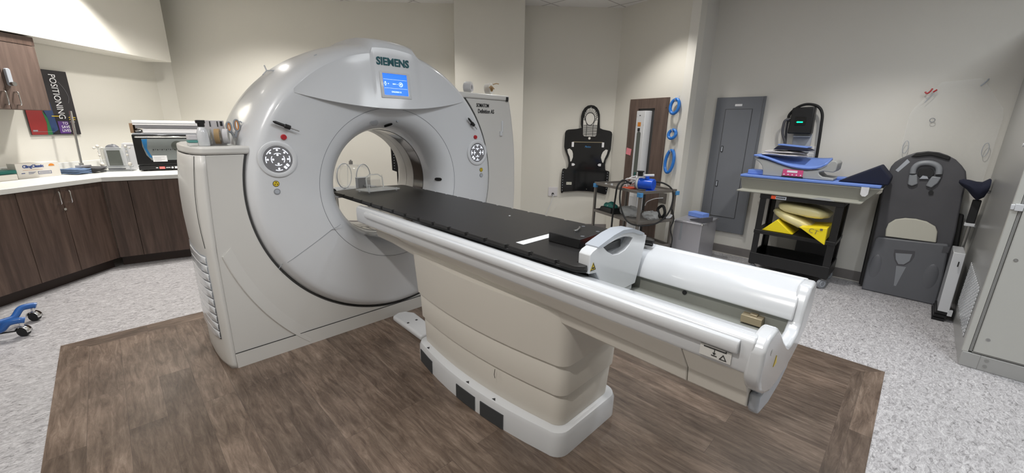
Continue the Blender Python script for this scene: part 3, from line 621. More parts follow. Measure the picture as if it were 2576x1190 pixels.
# funnel and bore
def ring(prof, name, m, parent=T, ang=80):
    b = MB(); b.grid([[gp(r, 2*PI*k/128, y) for k in range(129)] for r, y in prof]); return build(name, b, m, parent, ang=ang)
ring([(0.527, -0.034), (0.50, -0.030), (0.465, -0.014), (0.435, 0.012), (0.412, 0.045), (0.396, 0.09), (0.386, 0.14), (0.382, 0.20)], 'bore_funnel', 'white')
ring([(0.382, 0.20), (0.381, 0.345)], 'scan_window', 'darkring')
ring([(0.382, 0.345), (0.382, 0.58), (0.40, 0.62), (0.44, 0.70), (0.52, 0.78), (0.62, 0.82), (0.80, 0.825)], 'bore_liner', 'bore')
ring([(0.386, 0.195), (0.380, 0.199), (0.380, 0.202)], 'window_rim', 'seam'); ring([(0.380, 0.344), (0.380, 0.347)], 'window_rim', 'seam'); ring([(0.3805, 0.46), (0.3805, 0.463)], 'liner_seam', 'seam')
b = MB(); b.tube([gp(0.527, 2*PI*k/120, -0.0345) for k in range(120)], 0.0016, 6, closed=True); build('cover_seam', b, 'greyplast', T)
def yf(r):                                   # y of the drum face at radius r
    P = sorted([(p[0], p[1]) for p in prof if p[1] < 0])
    for (a, b_), (c, d_) in zip(P, P[1:]):
        if a <= r <= c: return b_+(d_-b_)*(r-a)/(c-a)
    return -0.053
for sgn in (-1, 1):
    p0, p1 = Vector((0.632, 0, 0.588)), Vector((1.03, 0, 0.806)); path = []
    for k in range(15):
        p = p0.lerp(p1, k/14); r = math.hypot(p.x-GX, p.z-GZ); path.append((GX+(-sgn)*(GX-p.x)*-1 if sgn < 0 else GX-(p.x-GX), GY+yf(r)-0.001, p.z))
    b = MB(); b.tube(path, 0.0018, 6); build('cover_seam', b, 'greyplast', T)
# display cover: overhanging lens shape on the top of the drum face
def lens_y(x, v):
    p = 0.046*max(0, 1-(x/0.615)**2)**1.1
    return -0.0545-p*(1-v)**1.3
def lens_z(x, v):
    zlo = GZ+0.522+0.19*(x+0.03)**2; rr = 0.868+0.034*cap(math.atan2(0.86, x)); zhi = GZ+math.sqrt(rr*rr-x*x)
    return zlo+(zhi-zlo)*v
xs = np.linspace(-0.618, 0.605, 90); vs_ = np.linspace(0, 1, 16)
rows = [[(GX+x, GY+(-0.040 if abs(x) < 0.6 else -0.052), lens_z(x, 0)-0.0) for x in xs], [(GX+x, GY+lens_y(x, 0)+0.010*(1-(x/0.62)**2), lens_z(x, 0)-0.006*(1-(x/0.62)**2)) for x in xs]]
rows += [[(GX+x, GY+lens_y(x, v), lens_z(x, v)) for x in xs] for v in vs_]
b = MB(); b.grid(rows); dc = build('display_cover', b, 'white', T, ang=50)
# screen with raised bezel
sx0, sx1, sz0, sz1 = 1.383, 1.562, 1.640, 1.776
b = MB(); yb = GY-0.096
b.ringprism([(sx0-0.022, yb, sz0-0.02), (sx1+0.026, yb+0.004, sz0-0.02), (sx1+0.022, yb+0.022, sz1+0.012), (sx0-0.018, yb+0.022, sz1+0.012)], [(sx0, yb, sz0), (sx1, yb+0.002, sz0), (sx1, yb+0.018, sz1), (sx0, yb+0.018, sz1)], (0, 0.05, 0)); bz = build('screen_bezel', b, 'white', T, bevel=0.004)
SF = FR(Vector((sx0, yb+0.006, sz0)), Vector((1, 0, 0)), Vector((0, 0.128, 0.992)), Vector((0, -0.992, 0.128)))
b = MB(); b.m = SF; b.box(-0.004, sx1-sx0+0.004, -0.002, 0.140, -0.004, 0.0); scn = build('screen', b, 'screen', T)
b = MB(); b.m = SF; W_ = sx1-sx0
b.box(0.004, W_-0.004, 0.100, 0.1012, 0, 0.0008); b.box(0.004, W_-0.004, 0.044, 0.0452, 0, 0.0008)
b.tube([(0.005+0.010*1, 0.073+0.0, 0.001), (0.015, 0.086, 0.001)], 0.0012, 6); b.prism([(0.008, 0.080, 0), (0.022, 0.080, 0), (0.015, 0.087, 0)], (0, 0, 0.001)); b.prism([(0.008, 0.066, 0), (0.022, 0.066, 0), (0.015, 0.059, 0)], (0, 0, 0.001)); b.box(0.004, 0.026, 0.0715, 0.0745, 0, 0.001)
b.ringprism([(0.128+0.015*math.cos(a), 0.072+0.015*math.sin(a), 0) for a in [2*PI*k/24 for k in range(24)]], [(0.126+0.0115*math.cos(a), 0.0725+0.0115*math.sin(a), 0) for a in [2*PI*k/24 for k in range(24)]], (0, 0, 0.001)); b.cyl((0.126, 0.073, 0), (0.126, 0.073, 0.001), 0.006, 14)
b.prism([(0.088, 0.069, 0), (0.088, 0.077, 0), (0.094, 0.073, 0)], (0, 0, 0.001)); b.box(0.068, 0.084, 0.070, 0.076, 0, 0.001); b.box(0.034, 0.040, 0.070, 0.076, 0, 0.001); b.box(0.098, 0.108, 0.0715, 0.0735, 0, 0.001)
build('screen_symbols', b, 'scrink', scn)
b = MB(); b.text('CHILDREN 32', SF @ Vector((0.090, 0.022, 0.0)), SF.to_3x3() @ Vector((1, 0, 0)), SF.to_3x3() @ Vector((0, 1, 0)), height=0.009, depth=0.001, bold=0.02); build('screen_lettering', b, 'scrink', scn)
b = MB(); b.text('SIEMENS', (1.472, GY-0.062, 1.850), (1, 0, 0), (0, 0.05, 1), height=0.050, width=0.238, depth=0.003, bold=0.028); build('maker_lettering', b, 'teal', T)
b = MB(); b.text('SOMATOM', (2.245, GY-0.0015, 1.618), (1, 0, 0), (0, 0, 1), height=0.030, width=0.135, depth=0.002, align='L', bold=0.012); b.text('Definition AS', (2.262, GY-0.0015, 1.572), (1, 0, 0), (0, 0, 1), height=0.034, width=0.178, depth=0.002, align='L', bold=0.012); build('model_lettering', b, 'ink', T)
b = MB(); b.box(2.53, 2.55, GY-0.006, GY, 1.40, 1.50); b.box(2.51, 2.535, GY-0.012, GY, 1.37, 1.41); build('cable_hook', b, 'rail', T, bevel=0.003)
# control panels
for cx, cz in ((0.706, 1.243), (2.206, 1.238)):
    y = GY-0.052
    b = MB(); b.lathe([(0.104, 0.0), (0.102, -0.008), (0.090, -0.012), (0.078, -0.008), (0.076, -0.002)], (cx, y, cz), (0, 1, 0), 48, caps=False); cp = build('control_panel', b, 'white', T)
    b = MB(); b.cyl((cx, y+0.002, cz), (cx, y-0.006, cz), 0.078, 48); build('keypad', b, 'ctrlgrey', cp)
    b = MB()
    def seg_arc(r0, r1, a0, a1, n=8):
        o = [(cx+r1*math.cos(math.radians(a0+(a1-a0)*k/n)), y-0.006, cz+r1*math.sin(math.radians(a0+(a1-a0)*k/n))) for k in range(n+1)]
        i = [(cx+r0*math.cos(math.radians(a0+(a1-a0)*k/n)), y-0.006, cz+r0*math.sin(math.radians(a0+(a1-a0)*k/n))) for k in range(n, -1, -1)]
        b.prism(o+i, (0, -0.0012, 0))
    for a in (0, 90, 180, 270): seg_arc(0.033, 0.0365, a-32, a+32); b.cyl((cx+0.025*math.cos(math.radians(a)), y-0.006, cz+0.025*math.sin(math.radians(a))), (cx+0.025*math.cos(math.radians(a)), y-0.0072, cz+0.025*math.sin(math.radians(a))), 0.0055, 12)
    for a in (0, 45, 90, 135, 180, 270): seg_arc(0.061, 0.0648, a-17, a+17); b.cyl((cx+0.053*math.cos(math.radians(a)), y-0.006, cz+0.053*math.sin(math.radians(a))), (cx+0.053*math.cos(math.radians(a)), y-0.0072, cz+0.053*math.sin(math.radians(a))), 0.0055, 12)
    for k in (-1, 1):
        a = math.radians(-45 if cx < GX else 225); u = Vector((math.cos(a), 0, math.sin(a))); v = Vector((-math.sin(a), 0, math.cos(a))); c = Vector((cx, y-0.006, cz))+u*0.058+v*0.009*k
        b.prism([c+u*0.009+v*0.006, c-u*0.009+v*0.006, c-u*0.009-v*0.006, c+u*0.009-v*0.006], (0, -0.0012, 0))
    build('lit_symbols', b, 'glow', cp)
    dx = 0.045 if cx < GX else -0.022
    b = MB(); b.cyl((cx+dx*0+(0.046 if cx < GX else -0.020), y, cz+0.125), (cx+(0.046 if cx < GX else -0.020), y-0.012, cz+0.125), 0.0165, 24, 0.014); build('emergency_button', b, 'red', T)
    zz = 1.104 if cx < GX else 1.093; xx = cx-0.026 if cx < GX else cx+0.044
    b = MB(); b.cyl((xx, y+0.002, zz), (xx, y-0.003, zz), 0.0175, 24); rg = build('warning_lamp', b, 'seam', T)
    b = MB(); b.cyl((xx, y-0.003, zz), (xx, y-0.005, zz), 0.0145, 24); build('yellow_disc', b, 'yellow', rg)
    b = MB()
    for a in (90, 210, 330):
        b.prism([(xx+0.003*math.cos(math.radians(a)), y-0.005, zz+0.003*math.sin(math.radians(a)))]+[(xx+0.010*math.cos(math.radians(a+q)), y-0.005, zz+0.010*math.sin(math.radians(a+q))) for q in (-28, 0, 28)], (0, -0.0008, 0))
    build('radiation_symbol', b, 'ink', rg)
    b = MB(); b.cyl((xx, y+0.002, zz-0.046), (xx, y-0.004, zz-0.046), 0.0175, 24); kr = build('key_switch', b, 'greyplast', T)
    b = MB(); b.cyl((xx, y-0.004, zz-0.046), (xx, y-0.0055, zz-0.046), 0.0125, 20); build('grey_disc', b, 'lgrey', kr)
# laser ports and speaker dots
def port(c, u, v, n, hu, hv, m='blackgloss', name='laser_port'):
    c, u, v, n = Vector(c), Vector(u).normalized(), Vector(v).normalized(), Vector(n).normalized()
    b = MB(); b.prism([c-n*0.012+u*hu*math.copysign(abs(math.cos(a))**0.6, math.cos(a))+v*hv*math.sin(a) for a in [2*PI*k/28 for k in range(28)]], n*0.017); return build(name, b, m, T)
port((1.873, GY+0.035, 1.032), (-0.57, 0.82, 0), (0, 0, 1), (-0.82, -0.57, 0), 0.030, 0.013)
port((1.462, GY+0.035, 1.447), (0.85, -0.43, 0.30), (0.3, 0.78, -0.55), (0, -0.57, -0.82), 0.030, 0.012)
b = MB(); b.cyl((1.515, GY-0.006, 1.475), (1.515, GY+0.004, 1.472), 0.008, 14); build('sensor_dot', b, 'greyplast', T)
b = MB()
for i in range(-4, 5):
    for j in range(-3, 4):
        if (i/4.5)**2+(j/3.5)**2 < 1: b.cyl((1.335+0.007*i, GY-0.012+0.0008*j, 1.462+0.007*j), (1.335+0.007*i, GY-0.004, 1.462+0.007*j), 0.0012, 6)
build('speaker_dots', b, 'greyplast', T)
b = MB(); b.box(0.985, 1.02, GY+0.07, GY+0.10, 1.915, 1.925); b.cyl((1.00, GY+0.085, 1.90), (1.00, GY+0.085, 1.94), 0.004, 8)
b = MB(); b.lathe([(0.012, 0), (0.010, 0.006), (0.001, 0.007)], Vector(gp(0.925, math.radians(118), 0.06)), Vector((math.cos(math.radians(118)), 0, math.sin(math.radians(118)))), 16); build('screw_cap', b, 'lgrey', T)
b = MB(); q = Vector(gp(0.955, math.radians(133), 0.30)); b.tube([q+Vector((-0.03, -0.02, 0.0)), q+Vector((0, 0, 0.03)), q+Vector((0.05, 0.0, 0.035))], 0.004, 6); b.tube([q+Vector((0, 0, 0.03)), q+Vector((-0.01, 0, 0.06))], 0.004, 6); build('lifting_clip', b, 'rail', T)

# pens clipped to the front, tape, box on the left lid
def pen(p0, p1, label, k):
    p0, p1 = Vector(p0), Vector(p1); d = (p1-p0); L = d.length; d.normalize(); t = thing('clip_pen', label, 'pen', (p0+p1)/2)
    b = MB(); b.tube([p0, p0+d*0.012, p0+d*L*0.42], [0.003, 0.008, 0.0085], 12); b2 = build('barrel', b, 'blackpl', t)
    b = MB(); b.cyl(p0+d*L*0.42, p1, 0.0045, 10, 0.003); build('shaft', b, 'steel', t)
    c = p0+d*L*0.55; b = MB(); b.cyl(c-d*0.014, c+d*0.014, 0.0125, 14); b.box(c.x-0.008, c.x+0.008, c.y, c.y+0.022, c.z-0.008, c.z+0.008); build('clip', b, 'blackrub', t)
pen((0.70, GY-0.078, 1.455), (0.832, GY-0.078, 1.402), 'black clip pen held on the left front of the scanner above the red button', 0)
pen((2.095, GY-0.078, 1.512), (2.185, GY-0.078, 1.425), 'black clip pen held on the right front of the scanner above the red button', 1)

ZLt = ZL+0.001
t = thing('tape_roll_box', 'low open clear box packed with tape rolls on the left scanner cabinet', 'box', (0.47, 2.84, ZLt))
TB = FR(Vector((0.385, 2.80, ZLt)), Vector((0.995, -0.10, 0)), Vector((0.10, 0.995, 0)))
b = MB(); b.m = TB
b.box(0, 0.155, 0, 0.003, 0, 0.085); b.box(0, 0.155, 0.087, 0.09, 0, 0.085); b.box(0, 0.003, 0, 0.09, 0, 0.085); b.box(0.152, 0.155, 0, 0.09, 0, 0.085); b.box(0, 0.155, 0, 0.09, 0, 0.003); build('tray', b, 'acrylic', t)
def tape(name, c, r, wd, ax, lab, m1='acryw', m2='paper'):
    t = thing(name, lab, 'tape', (c[0], c[1], c[2]-r)); ax = Vector(ax).normalized()
    b = MB(); b.lathe([(r*0.62, -wd/2), (r, -wd/2), (r, wd/2), (r*0.62, wd/2), (r*0.62, -wd/2)], c, ax, 30, caps=False); build('roll', b, m1, t)
    b = MB(); b.lathe([(r*0.50, -wd/2), (r*0.62, -wd/2), (r*0.62, wd/2), (r*0.50, wd/2), (r*0.50, -wd/2)], c, ax, 30, caps=False); build('core', b, m2, t)
ax = (0.95, -0.3, 0)
tape('tape_roll', (0.425, 2.835, ZLt+0.048), 0.042, 0.030, ax, 'clear tape roll at the left in the clear box on the scanner cabinet', 'acryw', 'cardw')
tape('tape_roll', (0.470, 2.835, ZLt+0.048), 0.042, 0.024, ax, 'brown tape roll in the middle of the clear box on the scanner cabinet', 'tape', 'cardw')
tape('tape_roll', (0.508, 2.83, ZLt+0.048), 0.042, 0.024, ax, 'white tape roll at the right in the clear box beside the scissors', 'cloth', 'cardw')
t = thing('bottle', 'white squeeze bottle with black cap in front of the tape rolls', 'bottle', (0.395, 2.77, ZLt))
b = MB(); b.lathe([(0.024, 0), (0.027, 0.004), (0.026, 0.07), (0.018, 0.095), (0.012, 0.10)], (0.392, 2.765, ZLt), seg=24); build('body', b, 'rail', t)
b = MB(); b.cyl((0.392, 2.765, ZLt+0.10), (0.392, 2.765, ZLt+0.122), 0.016, 18); b.box(0.37, 0.41, 2.75, 2.78, ZLt+0.118, ZLt+0.135); build('cap', b, 'blackpl', t, bevel=0.003)
t = thing('marker_holder', 'small upright white card box with black print behind the tape rolls', 'box', (0.47, 2.91, ZLt))
b = MB(); b.box(0.42, 0.52, 2.895, 2.925, ZLt, ZLt+0.135); build('box', b, 'cloth', t, bevel=0.002)
b = MB(); b.box(0.50, 0.512, 2.8935, 2.895, ZLt+0.105, ZLt+0.13); b.box(0.485, 0.49, 2.8935, 2.895, ZLt+0.10, ZLt+0.13); b.box(0.45, 0.455, 2.8935, 2.895, ZLt+0.10, ZLt+0.13); build('print', b, 'ink', t)
b = MB(); b.box(0.325, 0.365, 2.76, 2.83, ZLt, ZLt+0.016); single('pack', b, 'acryw', 'lowest clear pack at the left corner of the scanner cabinet lid', 'pack', bevel=0.003)
b = MB(); b.box(0.325, 0.367, 2.76, 2.83, ZLt+0.017, ZLt+0.03); single('pack', b, 'tealfoam', 'teal pack between clear and pink packs on the scanner cabinet lid', 'pack', bevel=0.003)
b = MB(); b.box(0.327, 0.368, 2.765, 2.83, ZLt+0.031, ZLt+0.058); single('pack', b, 'cloth', 'topmost pale pink pack at the left corner of the scanner cabinet lid', 'pack', bevel=0.003)
t = thing('scissors', 'grey scissors with orange inner grips standing blade down beside the tape rolls', 'scissors', (0.555, 2.85, ZLt))
b = MB(); b.prism([(0.546, 2.85, ZLt), (0.564, 2.85, ZLt), (0.566, 2.85, ZLt+0.055), (0.544, 2.85, ZLt+0.055)], (0, 0.006, 0)); build('blade', b, 'steel', t)
for (cx, cz, rx, rz, hx) in ((0.533, ZLt+0.100, 0.011, 0.026, 0.552), (0.572, ZLt+0.110, 0.013, 0.031, 0.558)):
    lo = [(cx+rx*math.cos(a), 2.85, cz+rz*math.sin(a)) for a in [2*PI*k/20 for k in range(20)]]
    b = MB(); b.tube(lo, 0.0055, 8, closed=True); b.tube([(hx, 2.852, ZLt+0.04), (hx+(cx-hx)*0.5, 2.852, ZLt+0.07), (cx, 2.852, cz-rz)], 0.007, 8); h = build('handle', b, 'greyplast', t)
    b = MB(); b.tube([(cx+(rx-0.005)*math.cos(a), 2.849, cz+(rz-0.005)*math.sin(a)) for a in [2*PI*k/20 for k in range(20)]], 0.0035, 8, closed=True); build('grip_lining', b, 'orange', h)
b = MB(); b.tube([(0.585, 2.87, ZLt+0.06), (0.60, 2.87, ZLt+0.09), (0.602, 2.87, ZLt+0.125), (0.592, 2.87, ZLt+0.13), (0.59, 2.87, ZLt+0.10)], 0.0035, 8, 5); b.box(0.575, 0.60, 2.865, 2.885, ZLt, ZLt+0.06); single('tape_cutter', b, 'lgrey', 'small grey tape cutter right of the scissors against the scanner drum', 'tool')
# rolls on the right lid
t = thing('tape_roll', 'clear plastic roll case standing at the left on the tall right scanner cabinet', 'tape', (2.25, 2.80, ZR))
b = MB(); b.lathe([(0.0, -0.03), (0.042, -0.03), (0.047, -0.02), (0.047, 0.02), (0.042, 0.03), (0.0, 0.03)], (2.25, 2.80, ZR+0.0485), (0.5, -1, 0), 28); build('case', b, 'acryw', t)
b = MB(); b.lathe([(0.018, -0.032), (0.030, -0.032), (0.030, 0.032), (0.018, 0.032), (0.018, -0.032)], (2.25, 2.80, ZR+0.0485), (0.5, -1, 0), 24, caps=False); build('roll', b, 'cloth', t)
t = thing('tape_roll', 'roll of clear and brown tape standing at the right on the tall scanner cabinet', 'tape', (2.48, 2.80, ZR))
b = MB(); b.lathe([(0.026, -0.025), (0.046, -0.025), (0.046, 0.025), (0.026, 0.025), (0.026, -0.025)], (2.48, 2.80, ZR+0.053), (0.35, -1, 0.1), 28, caps=False); build('roll', b, 'acryw', t)
b = MB(); b.lathe([(0.022, -0.027), (0.026, -0.027), (0.026, 0.027), (0.022, 0.027), (0.022, -0.027)], (2.48, 2.80, ZR+0.053), (0.35, -1, 0.1), 24, caps=False); build('core', b, 'tape', t)
b = MB(); b.tube([(2.50, 2.77, ZR+0.09), (2.53, 2.76, ZR+0.10), (2.56, 2.76, ZR+0.098)], 0.004, 6); b.tube([(2.45, 2.76, ZR+0.06), (2.47, 2.755, ZR+0.07), (2.50, 2.755, ZR+0.052)], 0.006, 6, 4); build('tape_end', b, 'tape', t)

# ------------------------------------------------------------------ patient table
T = thing('patient_table', 'long white scanner table with a black flat top on a white bellows pedestal', 'scanner table', (GX, 1.47, 0))
def plan(hw_end, hw_mid, y0, y1, r, n=10):
    """bowed rounded rectangle, counter-clockwise"""
    pts = []
    ys = np.linspace(y0+r, y1-r, n)
    bow = lambda y: hw_end+(hw_mid-hw_end)*(1-((y-(y0+y1)/2)/((y1-y0)/2))**2)
    for y in ys: pts.append((GX+bow(y), y))
    xr_ = bow(y1-r)
    for k in range(1, 7):
        a = PI/2*k/6; pts.append((GX+xr_-r+r*math.cos(a), y1-r+r*math.sin(a)))
    for k in range(0, 6):
        a = PI/2+PI/2*k/6; pts.append((GX-xr_+r+r*math.cos(a), y1-r+r*math.sin(a)))
    for y in ys[::-1]: pts.append((GX-bow(y), y))
    for k in range(1, 7):
        a = PI+PI/2*k/6; pts.append((GX-xr_+r+r*math.cos(a), y0+r+r*math.sin(a)))
    for k in range(0, 6):
        a = 1.5*PI+PI/2*k/6; pts.append((GX+xr_-r+r*math.cos(a), y0+r+r*math.sin(a)))
    return pts
def shell(name, levels, mt, parent=T, bevel=0, ang=40):
    rows = []
    for (z, e, m_, y0, y1, r) in levels: rows.append([(x, y, z) for x, y in plan(e, m_, y0, y1, r)])
    b = MB(); b.grid(rows, closeu=True); n = len(rows[0]); 
    b.f.append(tuple(range(n))[::-1]); b.sm.append(False); b.f.append(tuple(range((len(rows)-1)*n, len(rows)*n))); b.sm.append(False)
    return build(name, b, mt, parent, ang=ang)
YA, YB = 0.885, 2.06
bs = shell('pedestal_base', [(0.0, 0.235, 0.305, YA, YB, 0.07), (0.105, 0.235, 0.305, YA, YB, 0.07), (0.125, 0.228, 0.298, YA+0.007, YB-0.007, 0.07), (0.132, 0.21, 0.28, YA+0.025, YB-0.025, 0.07), (0.134, 0.19, 0.26, YA+0.04, YB-0.04, 0.06)], 'rail')
shell('bellows_section', [(0.134, 0.200, 0.255, YA+0.035, YB-0.03, 0.06), (0.30, 0.208, 0.263, YA+0.028, YB-0.028, 0.06), (0.306, 0.205, 0.26, YA+0.031, YB-0.031, 0.06)], 'cream')
shell('bellows_section', [(0.302, 0.212, 0.268, YA+0.024, YB-0.022, 0.06), (0.306, 0.216, 0.272, YA+0.02, YB-0.018, 0.06), (0.46, 0.222, 0.278, YA+0.016, YB-0.014, 0.06), (0.466, 0.219, 0.275, YA+0.019, YB-0.017, 0.06)], 'cream')
shell('bellows_section', [(0.462, 0.226, 0.284, YA+0.010, YB-0.008, 0.06), (0.466, 0.230, 0.288, YA+0.006, YB-0.004, 0.06), (0.62, 0.238, 0.296, YA, YB+0.006, 0.06), (0.72, 0.245, 0.30, YA-0.004, YB+0.01, 0.06)], 'cream')
b = MB(); b.tube([(GX-0.276, 1.28, 0.30), (GX-0.278, 1.282, 0.27), (GX-0.276, 1.279, 0.25)], 0.0015, 5); build('scuff_mark', b, 'ink', T)
# foot switch pads in the pedestal base (near side)
def bowx(y, e=0.235, m_=0.305): return GX-(e+(m_-e)*(1-((y-(YA+YB)/2)/((YB-YA)/2))**2))
for (ya, yb_) in ((1.20, 1.36), (1.40, 1.56), (1.83, 2.0)):
    ys = np.linspace(ya, yb_, 8); rows = [[(bowx(y)-0.004, y, z) for y in ys] for z in (0.006, 0.088)]
    rows = [[(bowx(y)+0.01, y, 0.088) for y in ys]]+rows[::-1]+[[(bowx(y)+0.01, y, 0.006) for y in ys]]
    b = MB(); b.grid(rows, smooth=False); build('foot_pedal', b, 'pedal', T)
    ym = (ya+yb_)/2; b = MB(); b.prism([(bowx(ym)+0.014, ym-0.012, 0.128), (bowx(ym)+0.014, ym+0.012, 0.128), (bowx(ym)+0.026, ym, 0.131)], (-0.0, 0, 0.002)); build('pedal_symbol', b, 'ink', T)
# under tray
tray = [(-0.335, 0.835), (-0.33, 0.815), (-0.256, 0.722), (-0.252, 0.70), (-0.245, 0.668), (-0.225, 0.658), (0.225, 0.658), (0.245, 0.668), (0.252, 0.70), (0.256, 0.722), (0.33, 0.815), (0.335, 0.835), (0.30, 0.832), (0.215, 0.733), (-0.215, 0.733), (-0.30, 0.832)]
def swept(pf, y0, y1, taper=None):
    b = MB(); n = 2; ys = [y0, y1] if not taper else taper
    rows = []
    for yv in ys:
        y, dz = yv if isinstance(yv, tuple) else (yv, 0)
        rows.append([(GX+x, y, z+(dz if z < 0.74 else 0)) for x, z in pf])
    b.grid(rows, closeu=True, smooth=False); m_ = len(pf)
    b.f.append(tuple(range(m_))[::-1]); b.sm.append(False); b.f.append(tuple(range((len(rows)-1)*m_, len(rows)*m_))); b.sm.append(False)
    return b
build('under_tray', swept(tray, 0, 0, [(0.40, 0), (2.06, 0.03), (2.30, 0.05), (2.49, 0.055)]), 'cream', T, bevel=0.004)
build('under_tray', swept([(x*0.995, z) for x, z in tray], 0, 0, [(0.225, 0.0), (0.30, 0.0), (0.3985, 0.0)]), 'cream', T, bevel=0.004)
# near and far side rails
rail_o = [(0.330, 0.818), (0.338, 0.832), (0.340, 0.90), (0.336, 0.917), (0.322, 0.928), (0.303, 0.929), (0.296, 0.922), (0.225, 0.905), (0.195, 0.885), (0.172, 0.850), (0.160, 0.816), (0.160, 0.808), (0.20, 0.808)]
for sg in (-1, 1):
    pf = [(sg*x, z) for x, z in rail_o]; b = MB(); rows = [[(GX+x, y, z) for x, z in pf] for y in (0.215, 2.58)]
    b.grid(rows, closeu=True, smooth=False); m_ = len(pf); b.f += [tuple(range(m_))[::-1], tuple(range(m_, 2*m_))]; b.sm += [False, False]
    rl = build('side_rail', b, 'rail', T, bevel=0.008, seg=3, ang=30)
    st = [(0.338, 0.872), (0.352, 0.876), (0.357, 0.885), (0.357, 0.905), (0.352, 0.914), (0.338, 0.916)]
    b = MB(); rows = [[(GX+sg*x, y, z) for x, z in st] for y in (0.248, 2.43)]; b.grid(rows, closeu=True); b.f += [tuple(range(6))[::-1], tuple(range(6, 12))]; b.sm += [False, False]
    build('bumper_strip', b, 'rail', rl, bevel=0.003)
# inner channel
b = MB(); b.box(GX-0.186, GX-0.18, 0.225, 2.5, 0.750, 0.808); b.box(GX+0.18, GX+0.186, 0.225, 2.5, 0.750, 0.808); b.box(GX-0.186, GX+0.186, 0.225, 2.5, 0.741, 0.751); build('channel', b, 'inner', T)
b = MB(); b.box(GX+0.14, GX+0.18, 0.30, 0.37, 0.757, 0.787); b.box(GX+0.155, GX+0.18, 0.32, 0.345, 0.787, 0.792); build('stop_block', b, 'brass', T, bevel=0.002)
b = MB(); b.cyl((GX+0.18, 0.60, 0.79), (GX+0.176, 0.60, 0.79), 0.009, 16); build('hole_plug', b, 'blackpl', T)
# end plate (U-shaped) with grey foot cap
nearh = [(-0.03, 0.80), (-0.10, 0.845), (-0.165, 0.895), (-0.215, 0.927), (-0.235, 0.930), (-0.30, 0.930), (-0.325, 0.92), (-0.34, 0.90), (-0.34, 0.83), (-0.332, 0.805), (-0.30, 0.765), (-0.25, 0.732), (-0.18, 0.705), (-0.10, 0.69)]
farh = [(0.10, 0.69), (0.18, 0.705), (0.25, 0.732), (0.30, 0.765), (0.332, 0.805), (0.34, 0.83), (0.34, 0.90), (0.325, 0.92), (0.30, 0.930), (0.235, 0.925), (0.20, 0.89), (0.182, 0.84), (0.170, 0.80), (0.14, 0.778), (0.06, 0.772), (0.01, 0.78)]
outl = nearh+farh
b = MB(); b.prism([(GX+x, 0.188, z) for x, z in outl], (0, 0.042, 0)); ep = build('end_plate', b, 'rail', T, bevel=0.010, seg=3, ang=35)
b = MB(); b.prism([(GX-0.255, 0.1865, 0.835), (GX-0.228, 0.1865, 0.835), (GX-0.2415, 0.1865, 0.862)][:0] or [(GX-0.20, 0.1865, 0.80), (GX-0.165, 0.1865, 0.80), (GX-0.1825, 0.1865, 0.83)], (0, 0.002, 0)); wl_ = build('warning_label', b, 'yellow', ep)
b = MB(); b.cyl((GX-0.262, 0.187, 0.872), (GX-0.262, 0.190, 0.872), 0.009, 16); build('screw_cap', b, 'white2', ep)
b = MB(); cp_ = [(-0.24, 0.715), (-0.235, 0.665), (-0.215, 0.640), (-0.10, 0.618), (0.03, 0.622), (0.12, 0.645), (0.17, 0.70)]
b.prism([(GX+x, 0.196, z) for x, z in cp_], (0, 0.03, 0)); build('end_cap', b, 'lgrey', T, bevel=0.01, seg=3)
# rail label near the end
b = MB(); b.box(GX-0.3425, GX-0.3395, 0.262, 0.345, 0.834, 0.868); lb = build('rail_label', b, 'white2', T)
b = MB(); xx = GX-0.3435
b.box(xx-0.0005, xx+0.001, 0.275, 0.335, 0.862, 0.8645); b.box(xx-0.0005, xx+0.001, 0.275, 0.2775, 0.8645, 0.868); b.box(xx-0.0005, xx+0.001, 0.305, 0.3065, 0.846, 0.862); b.box(xx-0.0005, xx+0.001, 0.298, 0.313, 0.842, 0.844)
b.prism([(xx, 0.301, 0.852), (xx, 0.3105, 0.852), (xx, 0.3058, 0.846)], (-0.0008, 0, 0)); b.ringprism([(xx, 0.272, 0.839), (xx, 0.292, 0.839), (xx, 0.282, 0.856)], [(xx, 0.2755, 0.841), (xx, 0.2885, 0.841), (xx, 0.282, 0.852)], (-0.0008, 0, 0)); build('label_symbols', b, 'ink', lb)
# black tabletop with index notches
ys_n = [0.913, 1.052, 1.192, 1.332, 1.470, 1.610, 1.748, 1.887, 2.027, 2.167, 2.307, 2.447, 2.587, 2.727, 2.867]
YT0, YT1 = 0.80, 3.07; hw = 0.297
def edge(sg):
    pts = [(sg*hw, YT0+0.03)]
    for y in ys_n:
        pts += [(sg*hw, y-0.012), (sg*(hw-0.012), y-0.008), (sg*(hw-0.012), y+0.008), (sg*hw, y+0.012)]
    pts.append((sg*hw, YT1-0.03)); return pts
L_, R_ = edge(-1), edge(1)
near = [(-0.275, 0.80), (-0.257, 0.80), (-0.252, 0.852), (0.252, 0.852), (0.257, 0.80), (0.275, 0.80)]
far = [(0.285, YT1), (0.20, YT1+0.02), (0.10, YT1+0.03), (-0.10, YT1+0.03), (-0.20, YT1+0.02), (-0.285, YT1)]
out = near+R_+far+L_[::-1]
b = MB(); b.prism([(GX+x, y, 0.944) for x, y in out], (0, 0, 0.016)); top = build('tabletop', b, 'carbon', T, bevel=0.002)
b = MB(); b.prism([(GX+x*0.985, y, 0.931) for x, y in [(-0.27, 0.80), (-0.258, 0.80), (-0.256, 0.852), (0.256, 0.852), (0.258, 0.80), (0.27, 0.80), (hw-0.004, YT0+0.03), (hw-0.004, YT1-0.03), (0.27, YT1-0.01), (-0.27, YT1-0.01), (-hw+0.004, YT1-0.03), (-hw+0.004, YT0+0.03)]], (0, 0, 0.013)); build('edge_profile', b, 'blackpl', top, bevel=0.003)
b = MB(); b.cyl((GX-hw+0.01, YT1-0.005, 0.965), (GX-hw+0.01, YT1+0.01, 0.950), 0.02, 18); build('corner_knob', b, 'blackrub', top)
